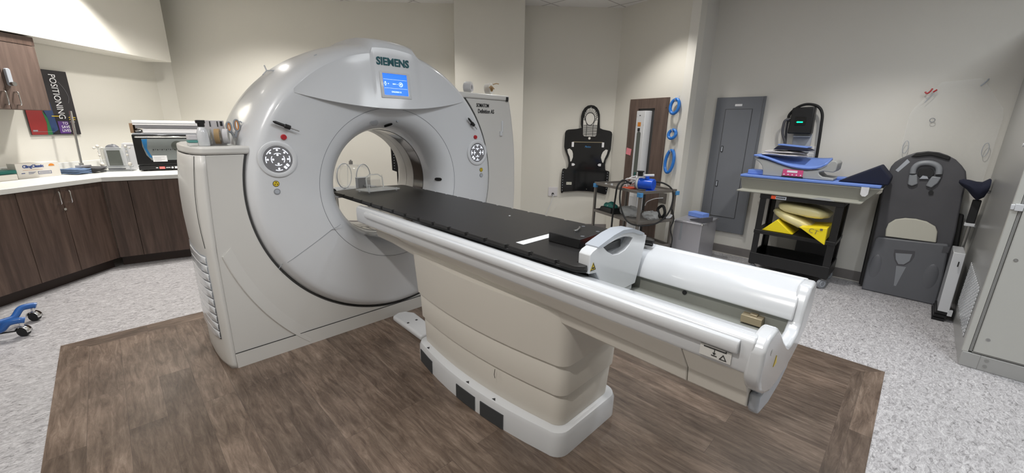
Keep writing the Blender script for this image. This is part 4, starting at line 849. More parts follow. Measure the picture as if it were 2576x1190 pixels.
b = MB(); b.box(1.215, 1.50, 1.145, 1.19, 0.9602, 0.9612); build('white_strip', b, 'paper', top)
# carriage bracket with arched grip
bo = [(-0.250, 0.925), (-0.250, 0.998), (-0.235, 1.010), (-0.169, 1.028), (-0.10, 1.045), (-0.03, 1.055), (0.05, 1.048), (0.13, 1.020), (0.181, 1.000), (0.175, 0.96), (0.150, 0.88), (0.12, 0.79), (-0.12, 0.79), (-0.155, 0.86), (-0.20, 0.918)]
bi = [(-0.161, 1.012), (-0.12, 1.020), (-0.07, 1.027), (-0.02, 1.028), (0.03, 1.021), (0.060, 1.010), (0.035, 0.985), (0.002, 0.969), (-0.045, 0.962), (-0.089, 0.967), (-0.13, 0.988)]
YB0 = 0.796
b = MB(); b.polarring([(GX+x, z) for x, z in bo], [(GX+x, z) for x, z in bi], (GX-0.05, 0.998), (0, 0.052, 0), YB0); cb = build('end_bracket', b, 'rail', T, bevel=0.004, seg=2, ang=50)
ga = [(-0.205, 1.019), (-0.169, 1.0285), (-0.10, 1.0455), (-0.03, 1.0555), (0.05, 1.0485), (0.11, 1.028), (0.15, 1.012)]
rows = []
for k, (x, z) in enumerate(ga):
    th = 0.016 if 0 < k < len(ga)-1 else 0.006
    rows.append([(GX+x, YB0-0.004, z+0.004), (GX+x, YB0+0.056, z+0.004), (GX+x, YB0+0.056, z+0.004-th), (GX+x, YB0-0.004, z+0.004-th)])
b = MB(); b.grid(rows, closeu=True); b.f += [(3, 2, 1, 0), tuple(range(24, 28))]; b.sm += [False, False]; build('grip', b, 'lgrey', cb, ang=30)
b = MB(); b.prism([(GX-0.05+(x+0.05)*1.03, YB0+0.036, 0.998+(z-0.998)*1.03) for x, z in bi], (0, 0.004, 0)); rc = build('grip_recess', b, 'greyplast', cb)
b = MB(); b.box(GX-0.11, GX+0.015, YB0+0.030, YB0+0.0365, 0.975, 1.005); build('release_latch', b, 'blackpl', cb)
b = MB(); b.prism([(GX-0.244, YB0-0.0005, 0.935), (GX-0.209, YB0-0.0005, 0.935), (GX-0.2265, YB0-0.0005, 0.966)], (0, -0.001, 0)); wl2 = build('warning_label', b, 'yellow', cb)
b = MB(); b.ringprism([(GX-0.244, YB0-0.0015, 0.935), (GX-0.209, YB0-0.0015, 0.935), (GX-0.2265, YB0-0.0015, 0.966)], [(GX-0.239, YB0-0.0015, 0.9375), (GX-0.214, YB0-0.0015, 0.9375), (GX-0.2265, YB0-0.0015, 0.961)], (0, -0.0008, 0)); b.box(GX-0.232, GX-0.221, YB0-0.0025, YB0-0.0013, 0.941, 0.947); build('warning_symbol', b, 'ink', wl2)
b = MB(); b.box(GX-0.12, GX+0.12, 0.81, 0.84, 0.757, 0.79); build('carriage_body', b, 'rail', T, bevel=0.004)
# foot switch on the floor under the table
t = thing('foot_switch', 'low white foot switch on the floor between the pedestal and scanner', 'foot switch', (1.40, 2.4, 0))
b = MB(); b.prism([(1.33, 2.20, 0.003), (1.47, 2.20, 0.003), (1.50, 2.55, 0.003), (1.46, 2.62, 0.003), (1.40, 2.64, 0.003), (1.34, 2.61, 0.003)], (0, 0, 0.045)); build('body', b, 'rail', t, bevel=0.018, seg=4)
b = MB(); b.box(1.36, 1.375, 2.42, 2.435, 0.048, 0.0495); b.box(1.43, 1.445, 2.42, 2.435, 0.048, 0.0495); build('symbol', b, 'ink', t)

# ------------------------------------------------------------------ things on the table
BF = FR(Vector((1.345, 0.945, 0.9605)), Vector((1, 0.03, 0)).normalized(), Vector((-0.03, 1, 0)).normalized())
t = thing('index_block', 'flat black immobilisation block with a rounded edge on the black tabletop', 'block', BF @ Vector((0.12, 0.08, 0)))
b = MB(); b.m = BF; b.prism([(0.0, 0.165, 0), (0.0, 0.0, 0), (0.185, 0.0, 0), (0.215, 0.01, 0), (0.225, 0.035, 0), (0.225, 0.17, 0)][::-1], (0, 0, 0.042)); bb = build('block', b, 'blackpl', t, bevel=0.003)
b = MB(); b.m = BF; b.tube([(0.085, 0.085, 0.047), (0.10, 0.082, 0.050), (0.14, 0.095, 0.052), (0.15, 0.105, 0.051)], 0.004, 8); b.cyl((0.09, 0.085, 0.042), (0.09, 0.085, 0.050), 0.009, 12); build('latch', b, 'steel', bb)
for (x, y) in ((0.05, 0.02), (0.17, 0.02), (0.205, 0.12)):
    b = MB(); b.m = BF; b.cyl((x, y, 0.0415), (x, y, 0.0428), 0.009, 14); build('screw', b, 'boardgrey2', bb)
b = MB(); b.box(1.43, 1.555, 0.905, 0.935, 0.9625, 0.980); single('index_bar', b, 'redor', 'short red-orange bar poking out beside the black block on the tabletop', 'bar', bevel=0.003)
b = MB(); b.box(1.60, 1.645, 1.14, 1.148, 0.9605, 0.964); single('clip_strip', b, 'alu', 'tiny silver strip on the tabletop behind the black block', 'strip')
# clear acrylic stand on the far end of the top
t = thing('acrylic_stand', 'small clear acrylic stand with an upright arch on the far table end', 'stand', (1.43, 2.93, 0.962))
b = MB(); b.m = FR(Vector((1.31, 2.865, 0.9605)), Vector((0.93, -0.37, 0)).normalized(), Vector((0.37, 0.93, 0)).normalized())
QF = b.m = FR(Vector((1.315, 2.800, 0.9605)), Vector((0.90, 0.0, 0)).normalized(), Vector((-0.30, 0.95, 0)).normalized()); b.prism([(x+0.13, y+0.07, 0.012) for x, y in rrect(0.26, 0.15, 0.02)], (0, 0, 0.008)); build('plate', b, 'acryw', t)
for (x, y) in ((0.02, 0.02), (0.24, 0.02), (0.02, 0.12), (0.24, 0.12)):
    b = MB(); b.m = QF; b.cyl((x, y, 0.0), (x, y, 0.024), 0.006, 10); build('leg', b, 'acryw', t)
b = MB(); b.m = QF; b.tube([(0.06, 0.09, 0.02), (0.055, 0.09, 0.10), (0.08, 0.09, 0.125), (0.15, 0.09, 0.125), (0.185, 0.09, 0.10), (0.19, 0.09, 0.02)], 0.004, 8); build('arch', b, 'acryw', t)
b = MB(); b.m = QF; b.box(0.06, 0.187, 0.089, 0.092, 0.02, 0.12); build('pane', b, 'acrylic', t)
b = MB(); b.m = QF; b.cyl((0.03, 0.03, 0.02), (0.03, 0.03, 0.055), 0.005, 8); b.cyl((0.03, 0.03, 0.055), (0.03, 0.03, 0.058), 0.009, 12); build('pin', b, 'acryw', t)
b = MB(); b.box(1.575, 1.585, 1.598, 1.606, 0.9602, 0.9612); single('chip', b, 'paper', 'tiny white speck of paper on the middle of the black tabletop', 'speck')
# tank phantom and stand behind the scanner
t = thing('side_trolley', 'slim pale trolley behind the scanner seen through the bore', 'trolley', (1.83, 4.25, 0))
b = MB(); b.box(1.55, 2.12, 3.96, 4.5, 0.745, 0.775); build('top', b, 'greyplast', t, bevel=0.004)
for (x, y) in ((1.58, 4.08), (2.09, 4.08), (1.58, 4.47), (2.09, 4.47)):
    b = MB(); b.cyl((x, y, 0), (x, y, 0.745), 0.014, 12); build('leg', b, 'steel', t)
b = MB(); b.box(1.56, 2.11, 4.06, 4.49, 0.2, 0.22); build('shelf', b, 'lgrey', t)
t = thing('tank_phantom', 'large clear cylindrical water phantom lying behind the scanner seen through the bore', 'phantom', (1.83, 4.25, 0.776))
b = MB(); b.lathe([(0.118, -0.14), (0.128, -0.135), (0.128, 0.10), (0.11, 0.13), (0.05, 0.145)], (1.83, 4.26, 0.776+0.135), (-0.55, 0.83, 0), 40); build('cylinder', b, 'acrylic', t)
b = MB(); c0 = Vector((1.83, 4.26, 0.911)); ax_ = Vector((-0.55, 0.83, 0)).normalized()
for h in (-0.135, 0.09): b.tube([c0+ax_*h+(Vector((0.83, 0.55, 0))*math.cos(a)+Vector((0, 0, 1))*math.sin(a))*0.130 for a in [2*PI*k/36 for k in range(36)]], 0.005, 8, closed=True)
build('ring', b, 'lgrey', t)
b = MB(); b.cyl(c0+Vector((0.0, 0, 0.125)), c0+Vector((0, 0, 0.16)), 0.02, 14); b.cyl(c0+Vector((0, 0, 0.16)), c0+Vector((0, 0, 0.172)), 0.009, 12); build('filler_cap', b, 'steel', t)
b = MB(); b.box(1.77, 1.90, 3.98, 4.05, 0.777, 0.925); b.box(1.82, 1.88, 3.96, 3.98, 0.83, 0.85); single('detector_block', b, 'greyplast', 'dark grey block in front of the clear cylindrical phantom seen through the bore', 'block', bevel=0.004)
# perforated black board stood behind the scanner
t = thing('indexed_board', 'tall narrow black board with a row of holes seen through the bore', 'board', (2.39, 4.2, 0))
b = MB(); b.prism([(2.30, 4.18, 0.0), (2.50, 4.18, 0.0), (2.50, 4.22, 1.26), (2.285, 4.22, 1.26), (2.285, 4.21, 0.95), (2.335, 4.20, 0.93), (2.335, 4.19, 0.55), (2.30, 4.18, 0.5)], (0, 0.02, 0)); bd = build('board', b, 'blackpl', t, bevel=0.003)
for k in range(9):
    b = MB(); b.cyl((2.305, 4.206, 0.97+0.03*k), (2.305, 4.216, 0.97+0.03*k), 0.005, 8); build('hole', b, 'lgrey', bd)

# ------------------------------------------------------------------ blue wheeled base, bottom left
t = thing('wheeled_base', 'blue metal equipment base on two chrome and black casters at the left edge', 'wheeled base', (-0.75, 4.2, 0))
b = MB(); b.tube([(-0.552, 4.40, 0.112), (-0.575, 4.40, 0.118), (-0.625, 4.38, 0.117), (-0.655, 4.34, 0.08), (-0.68, 4.32, 0.07), (-0.78, 4.27, 0.07), (-0.92, 4.2, 0.07)], 0.021, 12, 5); build('arm', b, 'walker', t)
b = MB(); b.tube([(-0.585, 4.115, 0.112), (-0.61, 4.115, 0.118), (-0.66, 4.12, 0.112), (-0.695, 4.13, 0.075), (-0.72, 4.14, 0.07), (-0.80, 4.16, 0.07), (-0.92, 4.19, 0.07)], 0.021, 12, 5); build('arm', b, 'walker', t)
b = MB(); b.cyl((-0.93, 4.19, 0.045), (-0.93, 4.19, 0.16), 0.055, 24); build('hub', b, 'walker', t)
b = MB(); b.cyl((-0.60, 4.11, 0.045), (-0.90, 4.18, 0.05), 0.005, 8); build('brace', b, 'blackpl', t)
for (x, y) in ((-0.575, 4.395), (-0.605, 4.115), (-1.20, 4.00), (-0.92, 3.85)):
    b = MB(); b.lathe([(0.012, -0.016), (0.032, -0.014), (0.034, 0), (0.032, 0.014), (0.012, 0.016)], (x, y, 0.034), (0.6, 0.8, 0), 24); cs = build('caster_wheel', b, 'blackrub', t)
    b = MB(); b.lathe([(0.037, -0.018), (0.037, 0.018)], (x, y, 0.036), (0.6, 0.8, 0), 24, caps=True); o_ = [v for v in b.v]
    b = MB(); rows = [[Vector((x, y, 0.036))+Vector((0.8, -0.6, 0))*0.038*math.cos(a)+Vector((0, 0, 1))*0.038*math.sin(a)+Vector((0.6, 0.8, 0))*h for a in [PI*k/12-0.1 for k in range(13)]] for h in (-0.019, 0.019)]
    b.grid(rows); b.cyl((x, y, 0.07), (x, y, 0.10), 0.010, 10); build('caster_hood', b, 'chrome', cs, solid=0.003)
    if x < -0.7:
        b = MB(); b.tube([(x, y, 0.10), (-0.93, 4.19, 0.08)], 0.02, 10); build('arm', b, 'walker', t)

# ------------------------------------------------------------------ rear wall: body board, outlet
u_ = Vector((0.722, -0.692, 0)); n_ = Vector((-0.692, -0.722, 0)); Q0 = Vector((0.973, 6.97, 0))
BFr = FR(Q0, u_, n_)                     # x along the wall, y off the wall, z up
def bpts(L, off): return [(u, off, z) for u, z in L]
outline = [(5.158, 1.455), (5.145, 1.50), (5.143, 1.608), (5.155, 1.665), (5.185, 1.715), (5.225, 1.744), (5.266, 1.752), (5.31, 1.746), (5.35, 1.722), (5.38, 1.68), (5.396, 1.63), (5.404, 1.50), (5.41, 1.455), (5.45, 1.438), (5.55, 1.42), (5.575, 1.405), (5.585, 1.375), (5.582, 1.173), (5.55, 1.07), (5.525, 1.03), (5.520, 0.96), (5.526, 0.90), (5.536, 0.885), (5.58, 0.875), (5.588, 0.86), (5.585, 0.639), (5.569, 0.548), (5.545, 0.546), (5.423, 0.577), (5.30, 0.588), (5.16, 0.591), (5.04, 0.582), (4.959, 0.574), (4.935, 0.553), (4.920, 0.565), (4.915, 0.70), (4.917, 0.817), (4.925, 0.89), (4.945, 0.905), (4.983, 0.895), (5.005, 0.93), (5.008, 0.98), (4.992, 1.06), (4.945, 1.16), (4.935, 1.20), (4.937, 1.385), (4.95, 1.415), (4.98, 1.428), (5.10, 1.440)]
t = thing('body_board', 'black person-shaped immobilisation board with webbed head opening hanging on the rear wall', 'board', BFr @ Vector((5.26, 0.02, 0.55)))
b = MB(); b.m = BFr; b.prism(bpts(outline, 0.030), (0, 0.014, 0)); bd = build('board', b, 'blackgloss', t, bevel=0.002)
W = 0.046
def flat(L, m, name, parent, off=W, th=0.0015):
    b = MB(); b.m = BFr; b.prism(bpts(L, off), (0, th, 0)); return build(name, b, m, parent)
flat([(4.98, 1.165), (5.01, 1.178), (5.045, 1.15), (5.060, 1.11), (5.062, 1.06), (5.045, 1.005), (5.030, 1.0), (5.018, 1.06), (4.99, 1.12)], 'wallc', 'hand_slot', bd, 0.0445)
flat([(5.541, 1.165), (5.511, 1.172), (5.475, 1.14), (5.458, 1.10), (5.453, 1.06), (5.475, 0.995), (5.490, 0.99), (5.505, 1.05), (5.53, 1.11)], 'wallc', 'hand_slot', bd, 0.0445)
hd = [(5.183, 1.36), (5.175, 1.554), (5.19, 1.65), (5.225, 1.70), (5.265, 1.715), (5.315, 1.70), (5.352, 1.655), (5.372, 1.59), (5.366, 1.36), (5.35, 1.345), (5.20, 1.345)]
flat(hd, 'wallc', 'head_opening', bd, 0.0445)
fc = [(5.265+0.062*math.cos(a)*(1-0.12*math.sin(a)*-1), 1.572+0.082*math.sin(a)) for a in [2*PI*k/28 for k in range(28)]]
b = MB(); b.m = BFr; b.tube([(u, W+0.002, z) for u, z in fc], 0.004, 6, closed=True)
for k in range(12): b.cyl((5.182, W+0.002, 1.36+0.012*k), (5.368, W+0.002, 1.36+0.012*k+0.002*math.sin(k*2)), 0.0022, 5)
for k in range(15):
    a = math.radians(-10+200*k/14); r1, r2 = 0.062, 0.12
    b.cyl((5.265+r1*math.cos(a), W+0.002, 1.572+0.082*math.sin(a)), (5.270+0.100*math.cos(a), W+0.002, 1.585+0.125*math.sin(a)), 0.0026, 5)
for s_ in (-1, 1): b.tube([(5.27+s_*0.045, W+0.002, 1.35), (5.27+s_*0.045, W+0.002, 1.50), (5.27+s_*0.085, W+0.002, 1.60), (5.27+s_*0.06, W+0.002, 1.68)], 0.003, 6, 4)
build('head_webbing', b, 'blackpl', bd)
b = MB(); b.m = BFr; b.cyl((5.274, 0.044, 1.318), (5.274, 0.0465, 1.318), 0.017, 18); build('round_hole', b, 'wallc', bd)
b = MB(); b.m = BFr; b.box(5.05, 5.46, 0.0445, 0.047, 1.262, 1.270); build('tan_strip', b, 'brass', bd)
for u in (5.036, 5.452): 
    b = MB(); b.m = BFr; b.box(u, u+0.03, 0.0445, 0.048, 1.20, 1.265); build('white_tab', b, 'paper', bd)
for u, s_ in ((5.073, 1), (5.438, -1)):
    b = MB(); b.m = BFr; b.prism([(u-0.022*s_, 0.0445, 0.943), (u+0.008*s_, 0.0445, 0.943), (u+0.026*s_, 0.0445, 0.960), (u+0.008*s_, 0.0445, 0.977), (u-0.022*s_, 0.0445, 0.977)], (0, 0.002, 0)); build('arrow_tab', b, 'paper', bd)
b = MB(); b.m = BFr; b.box(4.99, 5.065, 0.0445, 0.0465, 0.678, 0.716); lb = build('label', b, 'foamw', bd)
b = MB(); b.m = BFr; b.cyl((5.008, 0.0465, 0.697), (5.008, 0.047, 0.697), 0.004, 8); b.cyl((5.043, 0.0465, 0.697), (5.043, 0.047, 0.697), 0.004, 8); build('label_dots', b, 'ink', lb)
b = MB(); b.text('Medtec', BFr @ Vector((5.262, 0.0445, 1.205)), u_, (0, 0, 1), height=0.026, width=0.085, depth=0.0015, shear=0.3); build('maker_lettering', b, 'bluetape', bd)
for u0 in (4.937, 5.562):
    for k in range(8):
        b = MB(); b.m = BFr; z_ = 0.60+0.036*k; b.cyl((u0, 0.0443, z_), (u0, 0.0455, z_), 0.005, 8); build('peg_hole', b, 'lgrey', bd)
b = MB(); b.m = BFr
for (u, z) in ((5.27, 1.722), (5.28, 0.62)): b.cyl((u, 0.0, z), (u, 0.05, z), 0.006, 8)
build('wall_peg', b, 'steel', t)
t = thing('wall_outlet', 'square white wall socket plate with a black plug and white cord', 'socket', BFr @ Vector((4.805, 0.006, 0.56)))
b = MB(); b.m = BFr; b.box(4.745, 4.875, 0.0, 0.010, 0.505, 0.635); build('plate', b, 'cloth', t, bevel=0.003)
b = MB(); b.m = BFr; b.cyl((4.81, 0.01, 0.54), (4.81, 0.03, 0.54), 0.016, 14); pl_ = build('plug', b, 'blackrub', t)
b = MB(); b.m = BFr; b.tube([(4.81, 0.03, 0.54), (4.812, 0.045, 0.50), (4.79, 0.04, 0.42), (4.75, 0.03, 0.32), (4.70, 0.025, 0.20), (4.68, 0.02, 0.12)], 0.004, 8, 5); build('cord', b, 'rail', t)

# ------------------------------------------------------------------ niche wall: wood panel, lift column, rings, note, outlet
d_ = Vector((0.2403, 0.9707, 0)); nn = Vector((-0.9707, 0.2403, 0)); NF = FR(Vector((4.745, 1.98, 0)), d_, nn)
t = thing('wall_panel', 'tall brown wood-grain wall panel with a slot behind the white laser column', 'panel', NF @ Vector((0.55, 0.01, 0.105)))
s0, s1, z0, z1 = 0.262, 0.862, 0.106, 1.818; h0, h1, hz = 0.455, 0.715, 1.70
b = MB(); b.m = NF
b.prism([(s0, 0.001, z0), (h0, 0.001, z0), (h0, 0.001, hz), (h1, 0.001, hz), (h1, 0.001, z0), (s1, 0.001, z0), (s1, 0.001, z1), (s0, 0.001, z1)], (0, 0.018, 0)); pn = build('panel', b, 'cabinet2', t, bevel=0.001)
b = MB(); b.m = NF; b.box(h0, h1, 0.001, 0.003, z0, hz); build('slot', b, 'seam', t)
b = MB(); b.m = NF; b.cyl((0.29, 0.019, 1.70), (0.29, 0.021, 1.70), 0.006, 10); build('screw', b, 'ink', pn)
t = thing('laser_column', 'tall narrow white positioning laser column with a dark window in the wood panel', 'laser column', NF @ Vector((0.60, 0.05, 0.11)))
b = MB(); b.m = NF; b.prism([(0.50, 0.006, 0), (0.50, 0.055, 0), (0.53, 0.092, 0), (0.665, 0.092, 0), (0.695, 0.055, 0), (0.695, 0.006, 0)], (0, 0, 1.56)); 
b.v = [v+Vector((0, 0, 0.11)) for v in b.v]; cl = build('housing', b, 'rail', t, bevel=0.004)
b = MB(); b.m = NF; b.prism([(x+0.603, 0.0925, z+1.14) for x, z in rrect(0.060, 0.56, 0.025)], (0, 0.0015, 0)); build('window', b, 'glassv', cl)
b = MB(); b.m = NF; b.box(0.585, 0.635, 0.0925, 0.094, 1.485, 1.535); build('laser_label', b, 'orange', cl)
b = MB(); b.m = NF; b.box(0.590, 0.625, 0.0925, 0.100, 1.425, 1.465); build('laser_port', b, 'blackpl', cl, bevel=0.003)
b = MB(); b.m = NF; b.box(0.598, 0.618, 0.0925, 0.0935, 1.61, 1.62); build('badge', b, 'ink', cl)
b = MB(); b.m = NF; b.box(0.585, 0.655, 0.0925, 0.0935, 0.60, 0.70); pw = build('notice', b, 'paper', cl)
b = MB(); b.m = NF; b.ringprism([(0.625+0.014*math.cos(a), 0.0936, 0.665+0.014*math.sin(a)) for a in [2*PI*k/16 for k in range(16)]], [(0.625+0.009*math.cos(a), 0.0936, 0.665+0.009*math.sin(a)) for a in [2*PI*k/16 for k in range(16)]], (0, 0.0006, 0)); build('notice_mark', b, 'redor', pw)
for (s, z) in ((0.545, 1.60), (0.655, 1.60), (0.545, 1.50), (0.655, 1.50), (0.545, 1.02), (0.655, 1.02)):
    b = MB(); b.m = NF; b.cyl((s, 0.092, z), (s, 0.0935, z), 0.0035, 8); build('screw', b, 'steel', cl)
b = MB(); b.m = NF; b.cyl((0.60, 0.093, 0.905), (0.60, 0.10, 0.905), 0.012, 14); b.box(0.592, 0.612, 0.093, 0.105, 0.86, 0.885); build('lens', b, 'green', cl)
b = MB(); b.m = NF; b.prism([(0.775, 0.021, 1.115), (0.858, 0.021, 1.13), (0.848, 0.021, 1.213), (0.765, 0.021, 1.198)], (0, 0.001, 0)); single('sticky_note', b, 'pink', 'pink square note stuck on the left edge of the wood panel', 'note')
def ring_(lab, s, z, rs, rz, lean=0.012, r=0.018):
    t = thing('head_ring', lab, 'ring', NF @ Vector((s, 0.03, z-rz)))
    b = MB(); b.m = NF; b.tube([(s+rs*math.cos(a), 0.055-lean*math.sin(a)+0.006*math.cos(a), z+rz*math.sin(a)) for a in [2*PI*k/36 for k in range(36)]], r, 12, closed=True); build('ring', b, 'blue', t)
    b = MB(); b.m = NF; b.tube([(s, 0.0, z+rz-0.0), (s, 0.035, z+rz-0.022), (s, 0.055, z+rz-0.020), (s, 0.078, z+rz+0.012)], 0.005, 8, 3); b.box(s-0.011, s+0.011, 0.0, 0.006, z+rz-0.012, z+rz+0.042); build('hook', b, 'rail', t)
ring_('upper blue plastic ring hanging on the wall right of the wood panel', 0.145, 1.71, 0.053, 0.078)
ring_('small middle blue plastic ring hanging between the two larger ones', 0.135, 1.402, 0.045, 0.048)
ring_('tall oval lowest blue plastic ring hanging on the wall above the cart', 0.128, 1.09, 0.052, 0.128, 0.016)
t = thing('wall_outlet', 'grey steel socket plate on the wall behind the cart with a thin white cord', 'socket', NF @ Vector((0.20, 0.006, 0.56)))
b = MB(); b.m = NF; b.box(0.15, 0.255, 0.0, 0.008, 0.575, 0.70); build('plate', b, 'tube', t, bevel=0.002)
b = MB(); b.m = NF; b.tube([(0.19, 0.012, 0.64), (0.28, 0.05, 0.62), (0.36, 0.09, 0.57), (0.38, 0.10, 0.52)], 0.005, 8, 5); build('cord', b, 'rail', t)

# ------------------------------------------------------------------ steel utility cart by the niche
ca, cb2 = Vector((3.93, 2.03, 0)), Vector((4.19, 2.76, 0)); ux = (cb2-ca).normalized(); uy = Vector((ux.y, -ux.x, 0)); CFm = FR(ca, ux, uy)   # x: along the long side, y: towards the right
L1, L2 = 0.775, 0.49
t = thing('utility_cart', 'three-shelf dull steel tube cart by the wall with blue tape on its corners', 'cart', CFm @ Vector((L1/2, L2/2, 0)))
for (x, y) in ((0, 0), (L1, 0), (0, L2), (L1, L2)):
    b = MB(); b.m = CFm; b.box(x-0.013, x+0.013, y-0.013, y+0.013, 0.075, 0.822); lg = build('post', b, 'tube', t)
    b = MB(); b.m = CFm; b.lathe([(0.01, -0.012), (0.032, -0.01), (0.032, 0.01), (0.01, 0.012)], (x, y, 0.0325), (0.3, 1, 0), 20); build('caster', b, 'blackrub', t)
    b = MB(); b.m = CFm; b.box(x-0.012, x+0.012, y-0.012, y+0.012, 0.04, 0.075); build('caster_fork', b, 'steel', lg)
for z in (0.79, 0.46, 0.17):
    b = MB(); b.m = CFm
    b.box(-0.01, L1+0.01, -0.012, 0.004, z, z+0.03); b.box(-0.01, L1+0.01, L2-0.004, L2+0.012, z, z+0.03); b.box(-0.012, 0.004, 0.004, L2-0.004, z, z+0.03); b.box(L1-0.004, L1+0.012, 0.004, L2-0.004, z, z+0.03)
    b.box(0, L1, 0, L2, z+0.002, z+0.008); build('shelf', b, 'tube', t, bevel=0.001)
for (x0_, x1_, y0_, y1_) in ((-0.022, 0.025, -0.022, 0.0), (-0.022, 0.022, L2-0.005, L2+0.03), (L1-0.02, L1+0.02, -0.02, 0.0)):
    b = MB(); b.m = CFm; b.box(x0_-0.003, x1_+0.003, y0_-0.003, y1_+0.016, 0.758, 0.80 if y0_ > 0.1 else 0.805); build('corner_tape', b, 'bluetape', t, bevel=0.003)
ZS = 0.799
t = thing('vacuum_pump', 'bright blue electric pump motor with grey ribbed end on the steel cart', 'pump', CFm @ Vector((0.13, 0.2, ZS)))
c0 = CFm @ Vector((0.20, 0.16, ZS+0.075)); c1 = CFm @ Vector((0.05, 0.22, ZS+0.075)); axp = (c1-c0).normalized()
b = MB(); b.cyl(c0, c1, 0.062, 36); build('motor_body', b, 'bluetool', t, bevel=0.006)
b = MB(); b.cyl(c0-axp*0.018, c0, 0.066, 36); build('front_ring', b, 'rail', t, bevel=0.003)
b = MB(); b.cyl(c0-axp*0.034, c0-axp*0.018, 0.060, 30); gl = build('end_grille', b, 'greyplast', t, bevel=0.003)
b = MB()
for k in range(12):
    a = 2*PI*k/12; v = Vector((0, 0, 1))*math.sin(a)+axp.cross(Vector((0, 0, 1)))*math.cos(a); b.cyl(c0-axp*0.036+v*0.016, c0-axp*0.036+v*0.054, 0.003, 6)
build('grille_ribs', b, 'seam', gl)
b = MB(); b.box(c1.x-0.055, c1.x+0.02, c1.y-0.03, c1.y+0.06, ZS, ZS+0.018); build('foot', b, 'bluetool', t)
b = MB(); cm = (c0+c1)/2; b.cyl(cm+Vector((-0.02, -0.01, 0.055)), cm+Vector((-0.02, -0.01, 0.085)), 0.022, 18); build('top_box', b, 'bluetool', t)
b = MB(); b.cyl(cm+Vector((-0.03, 0.03, 0.092)), cm+Vector((0.03, -0.06, 0.098)), 0.014, 14); build('white_cap', b, 'rail', t)
b = MB(); b.cyl(cm+Vector((-0.05, 0.06, 0.085)), cm+Vector((-0.05, 0.06, 0.13)), 0.028, 18); b.cyl(cm+Vector((-0.05, 0.06, 0.13)), cm+Vector((-0.05, 0.06, 0.14)), 0.04, 18); build('black_cap', b, 'blackpl', t)
b = MB(); rnd = random.Random(5)
t2 = thing('tubing', 'tangle of white plastic tubing beside the blue pump on the cart', 'tubing', CFm @ Vector((0.30, 0.2, ZS)))
for k in range(6):
    base = CFm @ Vector((0.30+0.03*k*0.6, 0.10+0.03*k, ZS+0.02)); b.tube([base+Vector((rnd.uniform(-0.03, 0.03), rnd.uniform(-0.06, 0.06), 0.0)), base+Vector((rnd.uniform(-0.03, 0.03), rnd.uniform(-0.06, 0.06), rnd.uniform(0.04, 0.1))), base+Vector((rnd.uniform(-0.03, 0.03), rnd.uniform(-0.07, 0.07), rnd.uniform(0.05, 0.12))), base+Vector((rnd.uniform(-0.03, 0.03), rnd.uniform(-0.08, 0.08), 0.012))], 0.0085, 8, 6)
build('tube', b, 'rail', t2)
b = MB(); b.lathe([(0.03, 0), (0.035, 0.005), (0.035, 0.11), (0.02, 0.125)], CFm @ Vector((0.42, 0.30, ZS)), seg=20); single('jar', b, 'acrylic', 'clear jar standing behind the white tubing on the steel cart', 'jar')
b = MB(); b.m = CFm; b.prism([(x+0.33, y+0.14, ZS) for x, y in rrect(0.12, 0.16, 0.02)], (0, 0, 0.012)); single('mat', b, 'redor', 'small dark red mat under the white tubing on the cart', 'mat')
for i, (x, y) in enumerate(((0.66, 0.06), (0.60, 0.10))):
    b = MB(); b.m = CFm; b.cyl((x, y, ZS), (x, y, ZS+0.022), 0.014, 14); single('fitting', b, 'rail', ('white round fitting nearest the far left corner of the cart top', 'white round fitting between the cart corner fitting and the tubing')[i], 'fitting')
# hoses
b = MB(); b.tube([CFm @ Vector(p) for p in ((0.27, 0.10, ZS+0.06), (0.31, 0.02, ZS+0.10), (0.315, -0.05, ZS+0.04), (0.33, -0.055, 0.70), (0.355, -0.05, 0.5), (0.36, -0.05, 0.30), (0.36, -0.05, 0.04))], 0.010, 10, 8); single('hose', b, 'blackrub', 'straight black hose hanging down the front of the steel cart', 'hose')
b = MB(); b.tube([CFm @ Vector(p) for p in ((0.24, 0.08, ZS+0.08), (0.26, -0.03, ZS+0.06), (0.25, -0.06, 0.72), (0.20, -0.06, 0.58), (0.09, -0.05, 0.475), (-0.03, 0.02, 0.455), (-0.05, 0.22, 0.47), (-0.04, 0.38, 0.56), (-0.03, 0.44, 0.70), (0.0, 0.44, 0.82), (0.06, 0.38, 0.88), (0.12, 0.28, 0.90))], 0.009, 10, 8); single('hose', b, 'blackrub', 'looped black hose curving under and back to the blue pump', 'hose')
b = MB(); b.tube([CFm @ Vector(p) for p in ((-0.02, 0.46, 0.60), (-0.025, 0.50, 0.48), (-0.02, 0.47, 0.38), (-0.03, 0.505, 0.25), (-0.02, 0.50, 0.03))], 0.006, 8, 6); single('cable', b, 'blackrub', 'thin black cable dangling by the right post of the cart', 'cable')
b = MB(); b.tube([CFm @ Vector(p) for p in ((0.03, 0.44, 0.494), (0.0, 0.46, 0.51), (-0.01, 0.47, 0.54))], 0.014, 8, 4); single('plug', b, 'rail', 'white plug at the right end of the cart middle shelf', 'plug')
